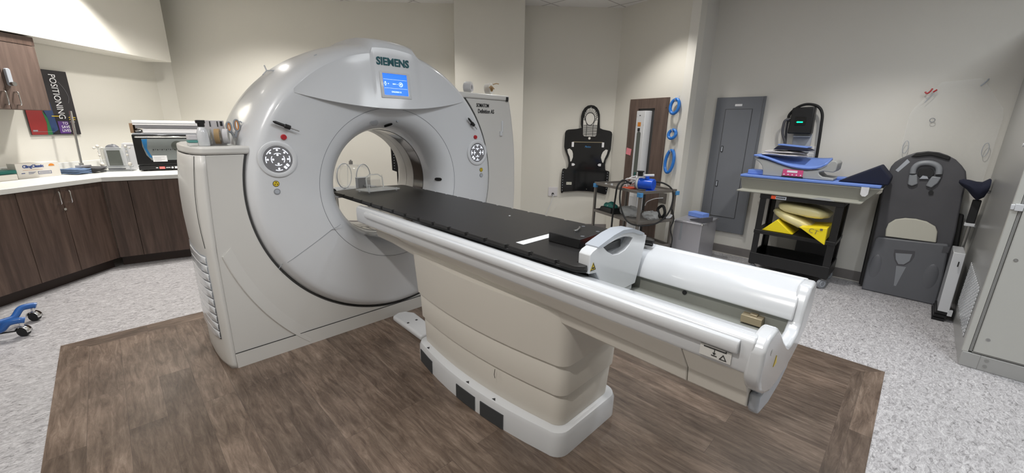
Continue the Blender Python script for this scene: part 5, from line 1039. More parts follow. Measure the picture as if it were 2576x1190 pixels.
# clogs and bag on the middle shelf
ZM = 0.469
t = thing('shoe_box', 'small black tray under the green clog on the cart middle shelf', 'tray', CFm @ Vector((0.62, 0.12, ZM)))
b = MB(); b.m = CFm; b.prism([(0.50, 0.03, ZM), (0.73, 0.03, ZM), (0.71, 0.05, ZM+0.065), (0.52, 0.05, ZM+0.065)], (0, 0.16, 0)); build('tray', b, 'blackpl', t, bevel=0.004)
t = thing('clog', 'dark green moulded plastic clog on the black tray of the cart', 'shoe', CFm @ Vector((0.62, 0.12, ZM+0.067)))
b = MB(); m0 = CFm @ Matrix.Translation((0.61, 0.12, ZM+0.069)); b.m = m0
rows = []
for i in range(15):
    u = i/14; x = -0.105+0.21*u; w_ = 0.035+0.014*math.sin(PI*u); h = 0.038+0.028*math.exp(-((u-0.45)/0.22)**2)*(1 if u < .5 else 1.0)
    if i in (0, 14): w_ *= 0.55; h *= 0.7
    rows.append([(x, w_*math.cos(a), max(0, h*math.sin(a)) if math.sin(a) > 0 else 0.0) for a in [2*PI*k/16 for k in range(16)]])
b.grid(rows, closeu=True); n16 = 16; b.f += [tuple(range(16))[::-1], tuple(range(14*16, 15*16))]; b.sm += [False, False]; build('upper', b, 'green', t)
b = MB(); b.m = m0; b.cyl((0.0, -0.052, 0.012), (0.0, -0.044, 0.016), 0.009, 12); build('rivet', b, 'lgrey', t)
def crumple(name, label, c, rx, ry, rz, m, cat, seed, amp=0.25):
    b = MB(); b.blob(c, rx, ry, rz, seed, amp, 28, 16, 0.8)
    rnd = random.Random(seed); b.v = [v+Vector((rnd.uniform(-1, 1), rnd.uniform(-1, 1), rnd.uniform(-1, 1)))*0.006 for v in b.v]
    zmin = c[2]-rz; b.v = [Vector((v.x, v.y, max(v.z, zmin+0.001))) for v in b.v]
    return single(name, b, m, label, cat)
q = CFm @ Vector((0.36, 0.2, ZM+0.055)); crumple('plastic_bag', 'crumpled clear plastic bag of tubing on the middle shelf of the cart', q, 0.09, 0.12, 0.055, 'acryw', 'bag', 3, 0.2)
q = CFm @ Vector((0.13, 0.30, ZM+0.045)); crumple('plastic_bag', 'second clear plastic bag right of the tubing bag on the cart shelf', q, 0.08, 0.09, 0.045, 'acryw', 'bag', 9, 0.2)
b = MB(); b.tube([CFm @ Vector(p) for p in ((0.10, 0.42, ZM+0.02), (0.16, 0.43, ZM+0.10), (0.10, 0.44, ZM+0.15), (0.05, 0.43, ZM+0.08), (0.08, 0.43, ZM+0.02))], 0.016, 8, 5); single('coiled_cord', b, 'blackrub', 'small black coil of cord at the back of the cart shelf', 'cord')

# ------------------------------------------------------------------ grey box by the column with foam pads
BX = FR(Vector((4.456, 1.53, 0)), Vector((0.155, 0.988, 0)).normalized(), Vector((0.988, -0.02, 0)).normalized())
t = thing('storage_case', 'plain aluminium-grey cube-shaped case standing in the corner by the grey electrical panel', 'case', BX @ Vector((0.165, 0.22, 0)))
b = MB(); b.box(4.46, 4.92, 1.555, 1.86, 0.004, 0.452); build('body', b, 'alu', t, bevel=0.004)
b = MB(); b.box(4.452, 4.928, 1.547, 1.868, 0.452, 0.472); build('lid', b, 'alu', t, bevel=0.005)
for (x, y) in ((4.46, 1.555), (4.92, 1.555), (4.46, 1.86)):
    b = MB(); b.blob((x, y, 0.462), 0.014, 0.014, 0.013, nu=12, nv=8); build('corner_cap', b, 'chrome', t)
b = MB(); b.box(4.4585, 4.4605, 1.76, 1.785, 0.25, 0.45); build('strap_mark', b, 'greyplast', t)
b = MB(); b.m = FR(Vector((4.74, 1.66, 0.475)), Vector((0.25, 0.97, 0)).normalized(), Vector((0.97, -0.25, 0)).normalized()); b.box(0, 0.19, 0, 0.12, 0.0, 0.05); b.v = [v+Vector((0, 0, 0.0)) for v in b.v]; single('foam_pad', b, 'bluepad', 'blue foam block on the back of the grey case lid', 'foam pad', bevel=0.003)
b = MB(); b.m = FR(Vector((4.50, 1.57, 0.4735)), Vector((0.35, 0.94, 0)).normalized(), Vector((0.94, -0.35, 0)).normalized()); b.prism([(0, 0, 0), (0.17, 0, 0), (0.17, 0, 0.012), (0.0, 0, 0.058)], (0, 0.16, 0)); single('foam_wedge', b, 'boardgrey', 'dark grey foam wedge at the front of the grey case lid', 'foam wedge', bevel=0.003)

# ------------------------------------------------------------------ electrical panel, dispenser unit, outlet on the right wall
t = thing('electrical_panel', 'tall grey electrical panel with an inner door and two latches on the right wall', 'electrical panel', (5.19, 1.59, 0.27))
b = MB(); b.box(5.176, 5.198, 1.34, 1.84, 0.27, 1.82); fr = build('cover', b, 'panel', t, bevel=0.003)
b = MB(); b.box(5.172, 5.176, 1.452, 1.728, 0.45, 1.69); dr = build('door', b, 'panel', t)
b = MB(); b.ringprism([(5.171, 1.45, 0.448), (5.171, 1.73, 0.448), (5.171, 1.73, 1.692), (5.171, 1.45, 1.692)], [(5.171, 1.4535, 0.4515), (5.171, 1.7265, 0.4515), (5.171, 1.7265, 1.6885), (5.171, 1.4535, 1.6885)], (0.004, 0, 0)); build('door_gap', b, 'seam', t)
for z in (1.245, 0.84):
    b = MB(); b.box(5.166, 5.172, 1.692, 1.716, z-0.035, z+0.035); lt = build('latch', b, 'ink', dr, bevel=0.002)
    b = MB(); b.box(5.164, 5.167, 1.698, 1.710, z-0.027, z+0.027); build('latch_insert', b, 'lgrey', dr)
b = MB(); b.box(5.174, 5.176, 1.562, 1.636, 1.722, 1.745); build('name_plate', b, 'paper', fr)
b = MB(); b.box(5.165, 5.176, 1.332, 1.352, 0.27, 1.82); build('side_flange', b, 'panel2', t)
t = thing('wall_injector', 'black wall unit with a green indicator and a looped hose around it', 'wall unit', (5.13, 0.95, 1.38))
b = MB(); b.prism([(5.07, 0.855, 1.435), (5.07, 1.062, 1.435), (5.07, 1.055, 1.69), (5.07, 0.865, 1.70)], (0.10, 0, 0)); un = build('body', b, 'blackpl', t, bevel=0.012, seg=3)
b = MB(); b.box(5.064, 5.07, 0.918, 1.012, 1.52, 1.60); sc_ = build('display', b, 'blackgloss', un, bevel=0.003)
b = MB(); b.prism([(5.0635, 0.942, 1.544), (5.0635, 0.985, 1.544), (5.0635, 0.985, 1.541), (5.0635, 0.998, 1.550), (5.0635, 0.985, 1.559), (5.0635, 0.985, 1.556), (5.0635, 0.942, 1.556)], (-0.001, 0, 0)); build('green_arrow', b, 'greenled', sc_)
b = MB(); b.tube([(5.14, 1.05, 1.55), (5.12, 1.085, 1.60), (5.12, 1.06, 1.66), (5.12, 1.00, 1.71), (5.12, 0.93, 1.725), (5.12, 0.85, 1.70), (5.12, 0.805, 1.63), (5.12, 0.792, 1.50), (5.13, 0.785, 1.35), (5.15, 0.782, 1.18), (5.16, 0.79, 1.04), (5.165, 0.80, 0.90)], 0.013, 10, 8); build('hose', b, 'blackrub', t)
b = MB(); b.tube([(5.12, 1.055, 1.575), (5.10, 1.10, 1.57), (5.10, 1.112, 1.53), (5.11, 1.11, 1.44), (5.12, 1.08, 1.36), (5.13, 1.07, 1.30)], 0.012, 10, 6); b.tube([(5.14, 1.085, 1.60), (5.14, 1.09, 1.50), (5.14, 1.075, 1.36), (5.14, 1.07, 1.30)], 0.010, 10, 6); build('side_hose', b, 'boardgrey', t)
b = MB(); b.box(5.17, 5.198, 0.86, 1.02, 1.25, 1.435); b.box(5.10, 5.198, 0.87, 1.01, 1.405, 1.415); build('bracket', b, 'lgrey', t, bevel=0.003)
b = MB(); b.cyl((5.12, 1.10, 1.58), (5.12, 1.06, 1.585), 0.014, 12); build('hose_fitting', b, 'steel', t)
t = thing('wall_outlet', 'white double socket on the right wall beside the hanging black hose', 'socket', (5.19, 0.83, 1.19))
b = MB(); b.box(5.185, 5.199, 0.80, 0.875, 1.19, 1.31); pl_ = build('plate', b, 'paper', t, bevel=0.003)
for z in (1.225, 1.275):
    b = MB(); b.box(5.182, 5.186, 0.82, 0.855, z-0.016, z+0.016); build('receptacle', b, 'rail', t)
b = MB(); b.box(5.194, 5.199, 0.345, 0.50, 0.895, 0.898); b.cyl((5.194, 0.345, 0.912), (5.199, 0.345, 0.912), 0.004, 8); single('cover_plate_edge', b, 'seam', 'thin dark edge of a blank plate on the right wall under the cushion', 'wall plate')

# ------------------------------------------------------------------ black shelf cart under the pads
CX0, CX1, CY0, CY1 = 4.66, 5.09, 0.43, 1.10
t = thing('shelf_cart', 'black plastic two-shelf cart on casters carrying the grey and blue cushions', 'cart', ((CX0+CX1)/2, (CY0+CY1)/2, 0))
for (x, y, sx, sy) in ((CX0, CY0, 1, 1), (CX0, CY1, 1, -1), (CX1, CY0, -1, 1), (CX1, CY1, -1, -1)):
    b = MB(); b.prism([(x, y, 0.10), (x+sx*0.05, y, 0.10), (x+sx*0.05, y+sy*0.012, 0.10), (x+sx*0.012, y+sy*0.012, 0.10), (x+sx*0.012, y+sy*0.055, 0.10), (x, y+sy*0.055, 0.10)], (0, 0, 0.71)); build('post', b, 'blackpl', t, bevel=0.003)
for (z0_, z1_, nm) in ((0.80, 0.843, 'top_shelf'), (0.435, 0.472, 'middle_shelf'), (0.11, 0.225, 'bottom_shelf')):
    b = MB(); e = 0.004
    b.box(CX0-e, CX0+0.012, CY0-e, CY1+e, z0_, z1_); b.box(CX1-0.012, CX1+e, CY0-e, CY1+e, z0_, z1_); b.box(CX0+0.012, CX1-0.012, CY0-e, CY0+0.012, z0_, z1_); b.box(CX0+0.012, CX1-0.012, CY1-0.012, CY1+e, z0_, z1_)
    b.box(CX0, CX1, CY0, CY1, (z1_-0.008 if nm != 'bottom_shelf' else z0_+0.01), (z1_-0.001 if nm != 'bottom_shelf' else z0_+0.02)); build(nm, b, 'blackpl', t, bevel=0.003)
for (x, y) in ((CX0+0.03, CY0+0.035), (CX0+0.03, CY1-0.035), (CX1-0.03, CY0+0.035), (CX1-0.03, CY1-0.035)):
    b = MB(); b.lathe([(0.015, -0.014), (0.045, -0.012), (0.0475, 0), (0.045, 0.012), (0.015, 0.014)], (x, y, 0.0475), (0.55, 0.83, 0), 24); cw = build('caster', b, 'greyplast', t)
    b = MB(); b.lathe([(0.022, -0.016), (0.030, -0.016), (0.030, 0.016), (0.022, 0.016), (0.022, -0.016)], (x, y, 0.0475), (0.55, 0.83, 0), 20, caps=False); build('rim', b, 'lgrey', cw)
    b = MB(); b.cyl((x, y, 0.085), (x, y, 0.11), 0.014, 12); build('stem', b, 'steel', cw)
b = MB(); b.box(CX0-0.0065, CX0-0.004, 0.965, 1.005, 0.806, 0.838); lb = build('red_label', b, 'redor', t); b = MB(); b.box(CX0-0.0065, CX0-0.004, 0.875, 0.965, 0.806, 0.838); l2 = build('grey_label', b, 'lgrey', t)
b = MB()
for k in range(6): b.box(CX0-0.0075, CX0-0.0064, 0.885+0.013*k, 0.894+0.013*k, 0.816, 0.828)
build('label_print', b, 'ink', l2)
# grey trough board
t = thing('patient_board', 'long grey-green moulded board lying across the top of the black cart', 'board', (4.88, 0.76, 0.845))
pf = [(4.645, 0.845), (4.645, 0.861), (4.70, 0.874), (4.672, 0.975), (4.660, 0.985), (4.660, 0.996), (5.12, 0.996), (5.12, 0.985), (5.08, 0.975), (5.09, 0.861), (5.13, 0.845)]
ysb = [(0.335, 0.0), (1.315, 0.0)]
b = MB(); rows = [[(x, 0.20+(0.12*(0.996-z)/0.15 if z < 0.98 else 0), z) for x, z in pf], [(x, 1.315-(0.02*(0.996-z)/0.15 if 0.862 < z < 0.98 else 0)+(0.012 if z < 0.862 else 0), z) for x, z in pf]]
b.grid(rows, closeu=True, smooth=False); k_ = len(pf); b.f += [tuple(range(k_))[::-1], tuple(range(k_, 2*k_))]; b.sm += [False, False]; pb = build('board', b, 'trough', t, bevel=0.006)
b = MB(); b.prism([(4.6555, 0.288, 1.0), (4.6555, 0.342, 1.0), (4.665, 0.340, 0.935), (4.665, 0.325, 0.918), (4.665, 0.302, 0.918), (4.665, 0.288, 0.94)], (-0.003, 0, 0)); build('white_tape', b, 'paper', pb)
b = MB(); b.prism([(4.644, 0.70, 0.847), (4.644, 0.62, 0.870), (4.644, 0.55, 0.870), (4.644, 0.50, 0.847)], (-0.003, 0, 0)); build('pale_patch', b, 'curveg', pb)
b = MB(); b.box(4.655, 5.12, 0.215, 1.318, 0.9975, 1.022); single('cushion', b, 'bluepad', 'long thin blue cushion lying along the grey moulded board', 'cushion', bevel=0.006)
b = MB(); b.box(4.74, 4.88, 1.13, 1.275, 1.0235, 1.068); single('cushion', b, 'bluepad', 'small blue block cushion at the left end of the long blue cushion', 'cushion', bevel=0.005)
b = MB(); b.box(4.90, 5.05, 0.49, 0.62, 1.0235, 1.045); single('cushion', b, 'bluepad', 'small flat blue pad between the curved support and the navy wedge', 'cushion', bevel=0.005)
t = thing('curved_support', 'grey curved resin support with a notch in its right side on the blue cushion', 'support', (4.84, 0.89, 1.0235))
ol = [(1.225, 1.195), (1.222, 1.180), (1.175, 1.150), (1.145, 1.115), (1.130, 1.06), (1.128, 1.024), (0.552, 1.024), (0.552, 1.048), (0.64, 1.055), (0.668, 1.075), (0.672, 1.095), (0.64, 1.105), (0.565, 1.100), (0.548, 1.12), (0.546, 1.185), (0.565, 1.205), (0.600, 1.200), (0.63, 1.155), (0.68, 1.115), (0.77, 1.095), (0.88, 1.105), (1.0, 1.14), (1.10, 1.172)]
b = MB(); b.prism([(4.70, y, z) for y, z in ol], (0.28, 0, 0)); cs = build('body', b, 'curveg', t, bevel=0.008, seg=3)
b = MB(); b.box(4.690, 4.6985, 0.79, 0.955, 1.040, 1.100); tg = build('pink_tag', b, 'pinkdot', t)
b = MB(); b.box(4.6885, 4.6905, 0.835, 0.92, 1.072, 1.092)
for k in range(5): b.cyl((4.6905, 0.805+0.034*k, 1.052), (4.6885, 0.805+0.034*k, 1.052), 0.006, 8)
build('tag_white', b, 'paper', tg)
b = MB(); b.box(4.688, 4.6985, 0.785, 0.96, 1.026, 1.038); build('tag_base', b, 'ink', t)
yy = [1.232, 1.20, 1.15, 1.10, 1.05, 1.0, 0.95, 0.90, 0.85, 0.80, 0.75, 0.70, 0.665, 0.64, 0.625]
zf = [1.213, 1.211, 1.202, 1.188, 1.172, 1.155, 1.140, 1.128, 1.121, 1.117, 1.118, 1.126, 1.140, 1.158, 1.175]
b = MB(); rows = [[(4.69+0.29*v/6, y, z+0.004+(1.213-z)*(v/6)**1.2*0.85) for y, z in zip(yy, zf)] for v in range(7)]
b.grid(rows); single('curved_cushion', b, 'bluepad', 'blue curved cushion sagging in the grey curved support', 'cushion', solid=0.018)
def pile(label, y0, y1, z0, z1, seed, mt='cloth'):
    rnd = random.Random(seed); b = MB(); rows = []; p1, p2, p3 = [rnd.uniform(0, 6) for _ in range(3)]
    for i in range(31):
        u = i/30; e = min(1, math.sin(PI*u)**0.4+0.08); hy = (z1-z0)/2*e; zc = (z0+z1)/2-(z1-z0)/2*(1-e)+0.003*math.sin(7*u+p3); row = []
        for k in range(28):
            a = 2*PI*k/28; r1 = 1+0.05*math.sin(3*a+8*u+p1)+0.03*math.sin(5*a-13*u+p2)
            row.append((4.82+0.115*e*math.copysign(abs(math.cos(a))**0.6, math.cos(a))*r1, y0+(y1-y0)*u, max(z0, zc+hy*math.sin(a)*r1)))
        rows.append(row)
    b.grid(rows, closeu=True); return single('linen', b, mt, label, 'linen')
pile('lower folded white linen bundle on the curved blue cushion', 0.80, 1.195, 1.222, 1.247, 3)
pile('upper crumpled white linen bundle under the black foam slab', 0.82, 1.175, 1.2475, 1.276, 8)
b = MB(); b.prism([(4.70, 1.075, 1.282), (4.70, 1.040, 1.320), (4.70, 0.80, 1.303), (4.70, 0.765, 1.283), (4.70, 0.80, 1.278)], (0.2, 0, 0)); single('foam_slab', b, 'navy', 'black foam slab on top of the white linen', 'foam slab', bevel=0.004)
b = MB(); b.prism([(4.715, 1.044, 1.324), (4.715, 1.046, 1.336), (4.715, 0.795, 1.317), (4.715, 0.80, 1.305)], (0.21, 0, 0)); single('foam_sheet', b, 'bluepad', 'thin blue foam sheet topmost on the black slab and linen', 'foam sheet', bevel=0.003)
b = MB(); b.prism([(4.72, 0.522, 1.024), (4.72, 0.255, 1.187), (4.72, 0.17, 1.085), (4.72, 0.175, 1.024)], (0.30, 0, 0)); single('wedge_cushion', b, 'navy', 'navy fabric wedge cushion at the right end of the blue cushion', 'cushion', bevel=0.01, seg=3)
# yellow wedges and bags on the middle shelf
b = MB(); b.prism([(4.68, 1.040, 0.474), (4.68, 0.922, 0.600), (4.68, 0.770, 0.474)], (0.32, 0, 0)); single('yellow_wedge', b, 'yfoam', 'yellow triangular wedge lying at the left of the black cart shelf', 'foam wedge', bevel=0.004)
t = thing('yellow_wedge', 'yellow wedge marked CT hanging over the right front of the black cart shelf', 'foam wedge', (4.7, 0.58, 0.44))
tri = [(4.605, 0.72, 0.575), (4.612, 0.505, 0.600), (4.610, 0.50, 0.44)]
b = MB(); b.prism(tri, (0.038, 0, 0)); b.prism([(4.648, 0.715, 0.575), (4.650, 0.505, 0.600), (4.650, 0.502, 0.478), (4.648, 0.575, 0.478)], (0.33, 0, 0))
wd = build('wedge', b, 'yfoam', t, bevel=0.004)
b = MB(); b.text('CT', (4.603, 0.60, 0.555), (0, -1, -0.25), (0, -0.25, 1), height=0.04, depth=0.001, bold=-0.012); b.box(4.603, 4.606, 0.535, 0.555, 0.572, 0.590); build('lettering', b, 'tube', wd)
def bag(label, c, hx, hy, hz, tilt, seed):
    b = MB(); rnd = random.Random(seed); rows = []
    for j in range(13):
        bb_ = PI*j/12-PI/2; row = []
        for i in range(32):
            a = 2*PI*i/32; cb = abs(math.cos(bb_))**0.5; k = 1+0.03*math.sin(5*a+seed)+0.03*math.sin(9*a*1.0+j)
            lx = hx*cb*math.copysign(abs(math.cos(a))**0.6, math.cos(a))*k; ly = hy*cb*math.copysign(abs(math.sin(a))**0.7, math.sin(a))*k; lz = hz*math.copysign(abs(math.sin(bb_))**0.6, math.sin(bb_))*(1-0.35*(abs(ly)/hy)**3)+rnd.uniform(-1, 1)*0.002
            row.append((c[0]+lx, c[1]+ly, c[2]+lz+ly*tilt))
        rows.append(row)
    b.grid(rows, closeu=True); return single('bagged_pillow', b, 'bag', label, 'pillow')
bag('upper pale yellow pillow in clear plastic on the black cart shelf', (4.86, 0.745, 0.712), 0.17, 0.222, 0.056, 0.10, 2)
bag('lower pale yellow pillow in clear plastic between the two yellow wedges', (4.86, 0.80, 0.605), 0.16, 0.19, 0.050, 0.35, 5)
b = MB(); b.prism([(5.14, 0.50, 0.0), (5.14, 0.80, 0.0), (5.17, 0.80, 0.50), (5.17, 0.50, 0.50)], (0.012, 0, 0)); single('backing_board', b, 'boardgrey', 'plain dark grey board leaning on the wall behind the black cart', 'board')

# ------------------------------------------------------------------ big grey head and body rest leaning on the wall
t = thing('positioning_board', 'big dark grey moulded positioning board with head ring leaning against the right wall', 'board', (5.05, -0.05, 0))
def fx_(z, off=0.0): return 4.985+0.085*z/1.31+off
def rp(L, off): return [(fx_(z, off), y, z) for y, z in L]
up = [(0.190, 0.30), (0.200, 0.644), (0.215, 0.85), (0.220, 0.99), (0.215, 1.08), (0.204, 1.165), (0.186, 1.205), (0.155, 1.238), (0.11, 1.272), (0.06, 1.298), (-0.007, 1.312), (-0.075, 1.306), (-0.13, 1.285), (-0.185, 1.252), (-0.23, 1.205), (-0.262, 1.16), (-0.280, 1.09), (-0.284, 1.03), (-0.298, 0.80), (-0.310, 0.66), (-0.322, 0.30)]
b = MB(); b.prism(rp(up, 0.012), (0.075, 0, 0)); ub = build('upper_board', b, 'boardgrey', t, bevel=0.012, seg=3)
lo = [(0.182, 0.0), (0.188, 0.25), (0.178, 0.50), (0.165, 0.522), (-0.29, 0.545), (-0.298, 0.50), (-0.318, 0.25), (-0.325, 0.0)]
b = MB(); b.prism(rp(lo, -0.022), (0.085, 0, 0)); lb_ = build('lower_board', b, 'boardgrey2', t, bevel=0.014, seg=3)
b = MB(); b.prism([(fx_(0.5, 0.03)+0.02, 0.20, 0.12), (fx_(0.5, 0.03)+0.02, 0.215, 0.85), (fx_(1.0)+0.04, 0.17, 1.10), (fx_(0.5)+0.06, 0.17, 0.12)][:0] or rp([(0.215, 0.02), (0.225, 0.45), (0.235, 0.90), (0.20, 0.95), (-0.33, 0.80), (-0.36, 0.45), (-0.345, 0.02)], 0.055), (0.045, 0, 0)); build('backing', b, 'blackpl', t, bevel=0.01)
b = MB(); b.prism(rp([(0.117, 0.535), (0.125, 0.60), (0.118, 0.655), (0.08, 0.70), (0.02, 0.722), (-0.05, 0.726), (-0.12, 0.715), (-0.18, 0.682), (-0.202, 0.64), (-0.214, 0.545)], -0.018), (0.03, 0, 0)); build('foam_insert', b, 'foamw', t, bevel=0.008, seg=3)
b = MB(); b.tube([(fx_(z, -0.002), y, z) for y, z in [(0.05, 1.115), (0.052, 1.16), (0.03, 1.20), (-0.02, 1.215), (-0.07, 1.205), (-0.10, 1.175), (-0.11, 1.125)]], 0.022, 12, 5); build('head_ring', b, 'greyplast', t)
b = MB(); b.prism(rp([(0.07, 1.108), (0.022, 1.112), (0.0, 1.03), (0.035, 1.005), (0.065, 1.02)], -0.012), (0.03, 0, 0)); build('cheek_pad', b, 'greyplast', t, bevel=0.008)
b = MB(); b.prism(rp([(-0.072, 1.105), (-0.130, 1.101), (-0.120, 1.05), (-0.09, 1.005), (-0.05, 1.02)], -0.012), (0.03, 0, 0)); build('cheek_pad', b, 'greyplast', t, bevel=0.008)
b = MB(); b.prism(rp([(-0.03+0.052*math.cos(a), 1.125+0.045*math.sin(a)) for a in [2*PI*k/24 for k in range(24)]], 0.004), (0.012, 0, 0)); hc = build('head_cup', b, 'ink', t, bevel=0.003)
b = MB(); b.prism(rp([(0.0, 1.075), (-0.055, 1.08), (-0.045, 1.10), (-0.015, 1.105)], -0.004), (0.01, 0, 0)); build('cup_pad', b, 'lgrey', hc)
b = MB(); b.prism(rp([(0.09, 1.262), (0.065, 1.292), (0.0, 1.310), (-0.06, 1.306), (-0.15, 1.275), (-0.145, 1.245), (-0.10, 1.26), (-0.03, 1.28), (0.05, 1.262)], -0.004), (0.02, 0, 0)); build('top_handle', b, 'blackpl', t, bevel=0.005)
b = MB(); b.prism(rp([(0.168, 1.135), (0.110, 1.238), (0.088, 1.213), (0.147, 1.120)], 0.010), (0.003, 0, 0)); build('pale_label', b, 'lgrey', ub)
b = MB(); b.cyl((fx_(0.96), -0.095, 0.965), (fx_(0.96, 0.015), -0.095, 0.965), 0.016, 14); build('knob', b, 'ink', ub)
b = MB(); b.prism(rp([(0.031, 0.43), (-0.103, 0.445), (-0.108, 0.40), (-0.095, 0.345), (-0.06, 0.30), (-0.015, 0.295), (0.01, 0.33), (0.028, 0.38)], -0.0235), (0.003, 0, 0)); cu = build('recess', b, 'boardgrey', lb_)
b = MB(); b.prism(rp([(0.018, 0.40), (-0.090, 0.415), (-0.085, 0.35), (-0.055, 0.31), (-0.02, 0.305), (0.005, 0.345)], -0.026), (0.003, 0, 0)); build('recess_floor', b, 'greyplast', cu)
b = MB(); b.prism(rp([(-0.01, 0.285), (-0.075, 0.29), (-0.06, 0.20), (-0.045, 0.10), (-0.03, 0.10), (-0.02, 0.20)], -0.0245), (0.003, 0, 0)); build('groove', b, 'greyplast', lb_)
for (a, c) in (((0.14, 0.25), 0.05), ((-0.23, 0.25), 0.055)):
    b = MB(); b.blob((fx_(0.2, -0.012), a[0]-0.01, 0.20), 0.016, c, 0.16, nu=20, nv=12); build('thigh_ridge', b, 'boardgrey2', lb_)
b = MB(); b.prism(rp([(-0.262, 0.47), (-0.300, 0.475), (-0.302, 0.53), (-0.262, 0.525)], -0.024), (0.004, 0, 0)); build('notch', b, 'boardgrey', lb_)
# clear sheet hung on the wall above it
t = thing('clear_board', 'large clear acrylic board with cut corners hanging on the right wall', 'board', (5.17, -0.1, 1.1))
cbp = [(0.175, 0.70), (0.175, 1.63), (0.155, 1.68), (0.03, 1.885), (-0.202, 1.902), (-0.363, 1.66), (-0.375, 1.60), (-0.379, 0.70)]
b = MB(); b.prism([(5.168, y, z) for y, z in cbp], (0.008, 0, 0)); cb_ = build('sheet', b, 'acrylic2', t)
for y in (0.145, -0.335):
    b = MB(); b.tube([(5.166, y+0.018*math.cos(a), 1.34+0.055*math.sin(a)) for a in [2*PI*k/24 for k in range(24)]], 0.0025, 6, closed=True); build('hand_slot', b, 'lgrey', cb_)
b = MB(); b.tube([(5.166, 0.022+0.016*math.cos(a), 1.574+0.016*math.sin(a)) for a in [2*PI*k/24 for k in range(24)]], 0.003, 6, closed=True); build('round_hole', b, 'greyplast', cb_)
b = MB(); b.tube([(5.16, 0.115, 1.81), (5.155, 0.10, 1.795), (5.155, 0.085, 1.81), (5.16, 0.075, 1.835)], 0.006, 8, 4); b.tube([(5.16, 0.065, 1.805), (5.16, 0.045, 1.825)], 0.006, 8); build('red_hook', b, 'red', t)
b = MB(); b.tube([(5.16, 0.055, 1.80), (5.165, 0.10, 1.72)], 0.003, 6); build('string', b, 'lgrey', t)
b = MB(); b.tube([(5.16, -0.20, 1.84), (5.16, -0.225, 1.875), (5.185, -0.235, 1.895)], 0.005, 6); build('hanging_wire', b, 'lgrey', t)

# ------------------------------------------------------------------ tall steel cabinet at the right edge
t = thing('equipment_cabinet', 'tall pale steel equipment cabinet with perforated vent at the right edge', 'cabinet', (4.45, -1.2, 0))
KX0, KX1, KY = 3.737, 5.18, -0.415
b = MB(); b.box(KX0+0.03, KX1, -1.7, KY, 0.10, 2.3); bd = build('body', b, 'cabsteel', t, bevel=0.004)
b = MB(); b.box(KX0+0.006, KX1, -1.7, KY-0.004, 0.0, 0.10); pln = build('plinth', b, 'cabsteel', t, bevel=0.004)
for (y, z) in ((-0.53, 0.075), (-0.53, 0.035)):
    b = MB(); b.cyl((KX0+0.006, y, z), (KX0+0.003, y, z), 0.010, 14); build('bolt', b, 'cabedge', pln)
b = MB(); b.box(KX0+0.0045, KX0+0.0065, -0.502, -0.500, 0.0, 0.10); build('plinth_joint', b, 'cabedge', pln)
b = MB(); b.box(KX0+0.006, KX0+0.03, KY-0.03, KY, 0.10, 2.3); build('corner_frame', b, 'cabface', t, bevel=0.003)
b = MB(); b.box(KX0+0.012, KX0+0.03, KY-0.045, KY-0.032, 0.11, 2.3); b.box(KX0+0.012, KX0+0.03, -1.7, KY-0.045, 0.103, 0.112); build('door_gasket', b, 'cabedge', t)
b = MB(); b.box(KX0, KX0+0.03, -1.68, KY-0.047, 0.115, 2.28); dr = build('door', b, 'cabface', t, bevel=0.004)
for (y, z) in ((-0.50, 0.74), (-0.505, 0.215), (-0.50, 1.45)):
    b = MB(); b.cyl((KX0, y, z), (KX0-0.002, y, z), 0.010, 14); sc_ = build('screw', b, 'steel', dr)
    b = MB(); b.cyl((KX0-0.002, y, z), (KX0-0.0025, y, z), 0.005, 8); build('screw_socket', b, 'cabedge', dr)
b = MB(); b.box(KX0-0.006, KX0+0.02, KY-0.045, KY-0.012, 1.03, 1.07); b.box(KX0-0.002, KX0+0.02, KY-0.012, KY+0.004, 1.035, 1.065); build('hinge', b, 'rail', t, bevel=0.002)
b = MB(); b.prism([(3.83, KY+0.0005, 0.16), (4.62, KY+0.0005, 0.16), (4.62, KY+0.0005, 0.50), (3.83, KY+0.0005, 0.50)], (0, 0.0015, 0)); vp = build('vent_panel', b, 'cabedge', t)
b = MB()
for i in range(26):
    for j in range(12):
        x = 3.845+0.03*i; z = 0.175+0.028*j+(0.014 if i % 2 else 0); r = 0.0115
        b.prism([(x+r*math.cos(a)*1.1, KY+0.002, z+r*math.sin(a)) for a in [PI/3*k+PI/6 for k in range(6)]], (0, 0.004, 0))
vg = build('vent_perforation', b, 'rail', t)
for (x, z) in ((4.95, 1.02), (5.12, 0.71), (4.0, 1.40)):
    b = MB(); b.cyl((x, KY, z), (x, KY+0.012, z), 0.012, 14); build('side_knob', b, 'rail', t)
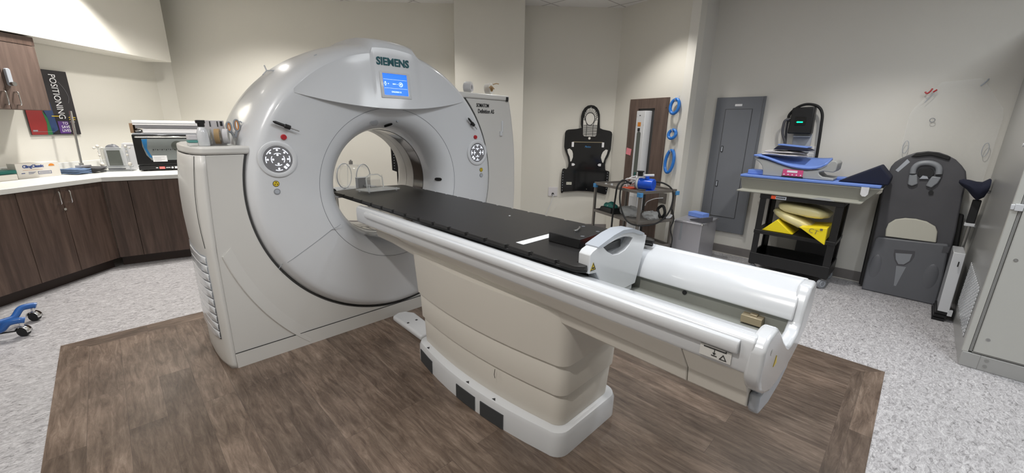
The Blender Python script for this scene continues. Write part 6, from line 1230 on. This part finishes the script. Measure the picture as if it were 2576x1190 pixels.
# slim grey frame and navy arm rest beside the cabinet
t = thing('slatted_frame', 'slim pale grey metal frame standing against the side of the steel cabinet', 'frame', (4.75, -0.34, 0))
b = MB(); b.prism([(4.58, -0.315, 0.075), (4.60, -0.305, 0.565), (4.88, -0.305, 0.565), (4.88, -0.315, 0.075)], (0, -0.065, 0)); fb = build('frame', b, 'rail', t, bevel=0.004)
b = MB(); b.box(4.577, 4.585, -0.35, -0.343, 0.46, 0.50); build('slot', b, 'ink', fb)
b = MB(); b.box(4.58, 4.87, -0.375, -0.305, 0.052, 0.072); b.box(4.565, 4.87, -0.37, -0.30, 0.028, 0.048); b.box(4.56, 4.88, -0.365, -0.295, 0.0, 0.022); build('black_feet', b, 'blackpl', t)
b = MB(); b.box(4.565, 4.60, -0.398, -0.372, 0.055, 0.10); build('white_clip', b, 'rail', t)
t = thing('arm_rest', 'navy padded arm rest on a black and grey post beside the steel cabinet', 'arm rest', (4.94, -0.36, 0))
b = MB(); b.cyl((4.94, -0.365, 0.0), (4.94, -0.365, 0.76), 0.012, 12); build('post', b, 'steel', t)
b = MB(); b.box(4.915, 4.965, -0.388, -0.34, 0.76, 0.95); build('sleeve', b, 'blackrub', t, bevel=0.006)
b = MB(); b.box(4.91, 4.97, -0.392, -0.333, 0.735, 0.76); build('collar', b, 'rail', t, bevel=0.003)
b = MB(); rows = []
for (y, z, h, w_) in ((-0.235, 1.085, 0.012, 0.05), (-0.255, 1.08, 0.028, 0.08), (-0.29, 1.065, 0.040, 0.10), (-0.33, 1.035, 0.060, 0.11), (-0.36, 1.02, 0.075, 0.10), (-0.392, 1.05, 0.075, 0.09), (-0.402, 1.07, 0.05, 0.08)):
    rows.append([(4.94+w_*math.cos(a), y, z+h*math.sin(a)) for a in [2*PI*k/20 for k in range(20)]])
b.grid(rows, closeu=True); b.f += [tuple(range(20))[::-1], tuple(range(120, 140))]; b.sm += [False, False]; build('pad', b, 'navy', t)

# repeats of a kind share a group
GROUPS = {'base_cabinet': 'brown base cabinets under the counter', 'tape_roll': 'tape rolls on the scanner cabinets', 'clip_pen': 'black pens clipped to the scanner front', 'head_ring': 'blue rings hanging by the wood panel',
          'sheet_pack': 'packs of sheets on the oven', 'pack': 'small packs on the scanner cabinet lid', 'bagged_pillow': 'pale yellow bagged pillows', 'yellow_wedge': 'yellow wedges on the black cart', 'wall_outlet': 'wall sockets',
          'fitting': 'white fittings on the steel cart', 'plastic_bag': 'plastic bags on the steel cart', 'hose': 'black hoses of the pump', 'cushion': 'blue cushions on the black cart', 'linen': 'white linen bundles on the black cart'}
for o in list(SC.objects):
    if o.parent is None and 'category' in o.keys() and 'group' not in o.keys():
        k = o.name.split('.')[0]
        if k in GROUPS: o['group'] = GROUPS[k]
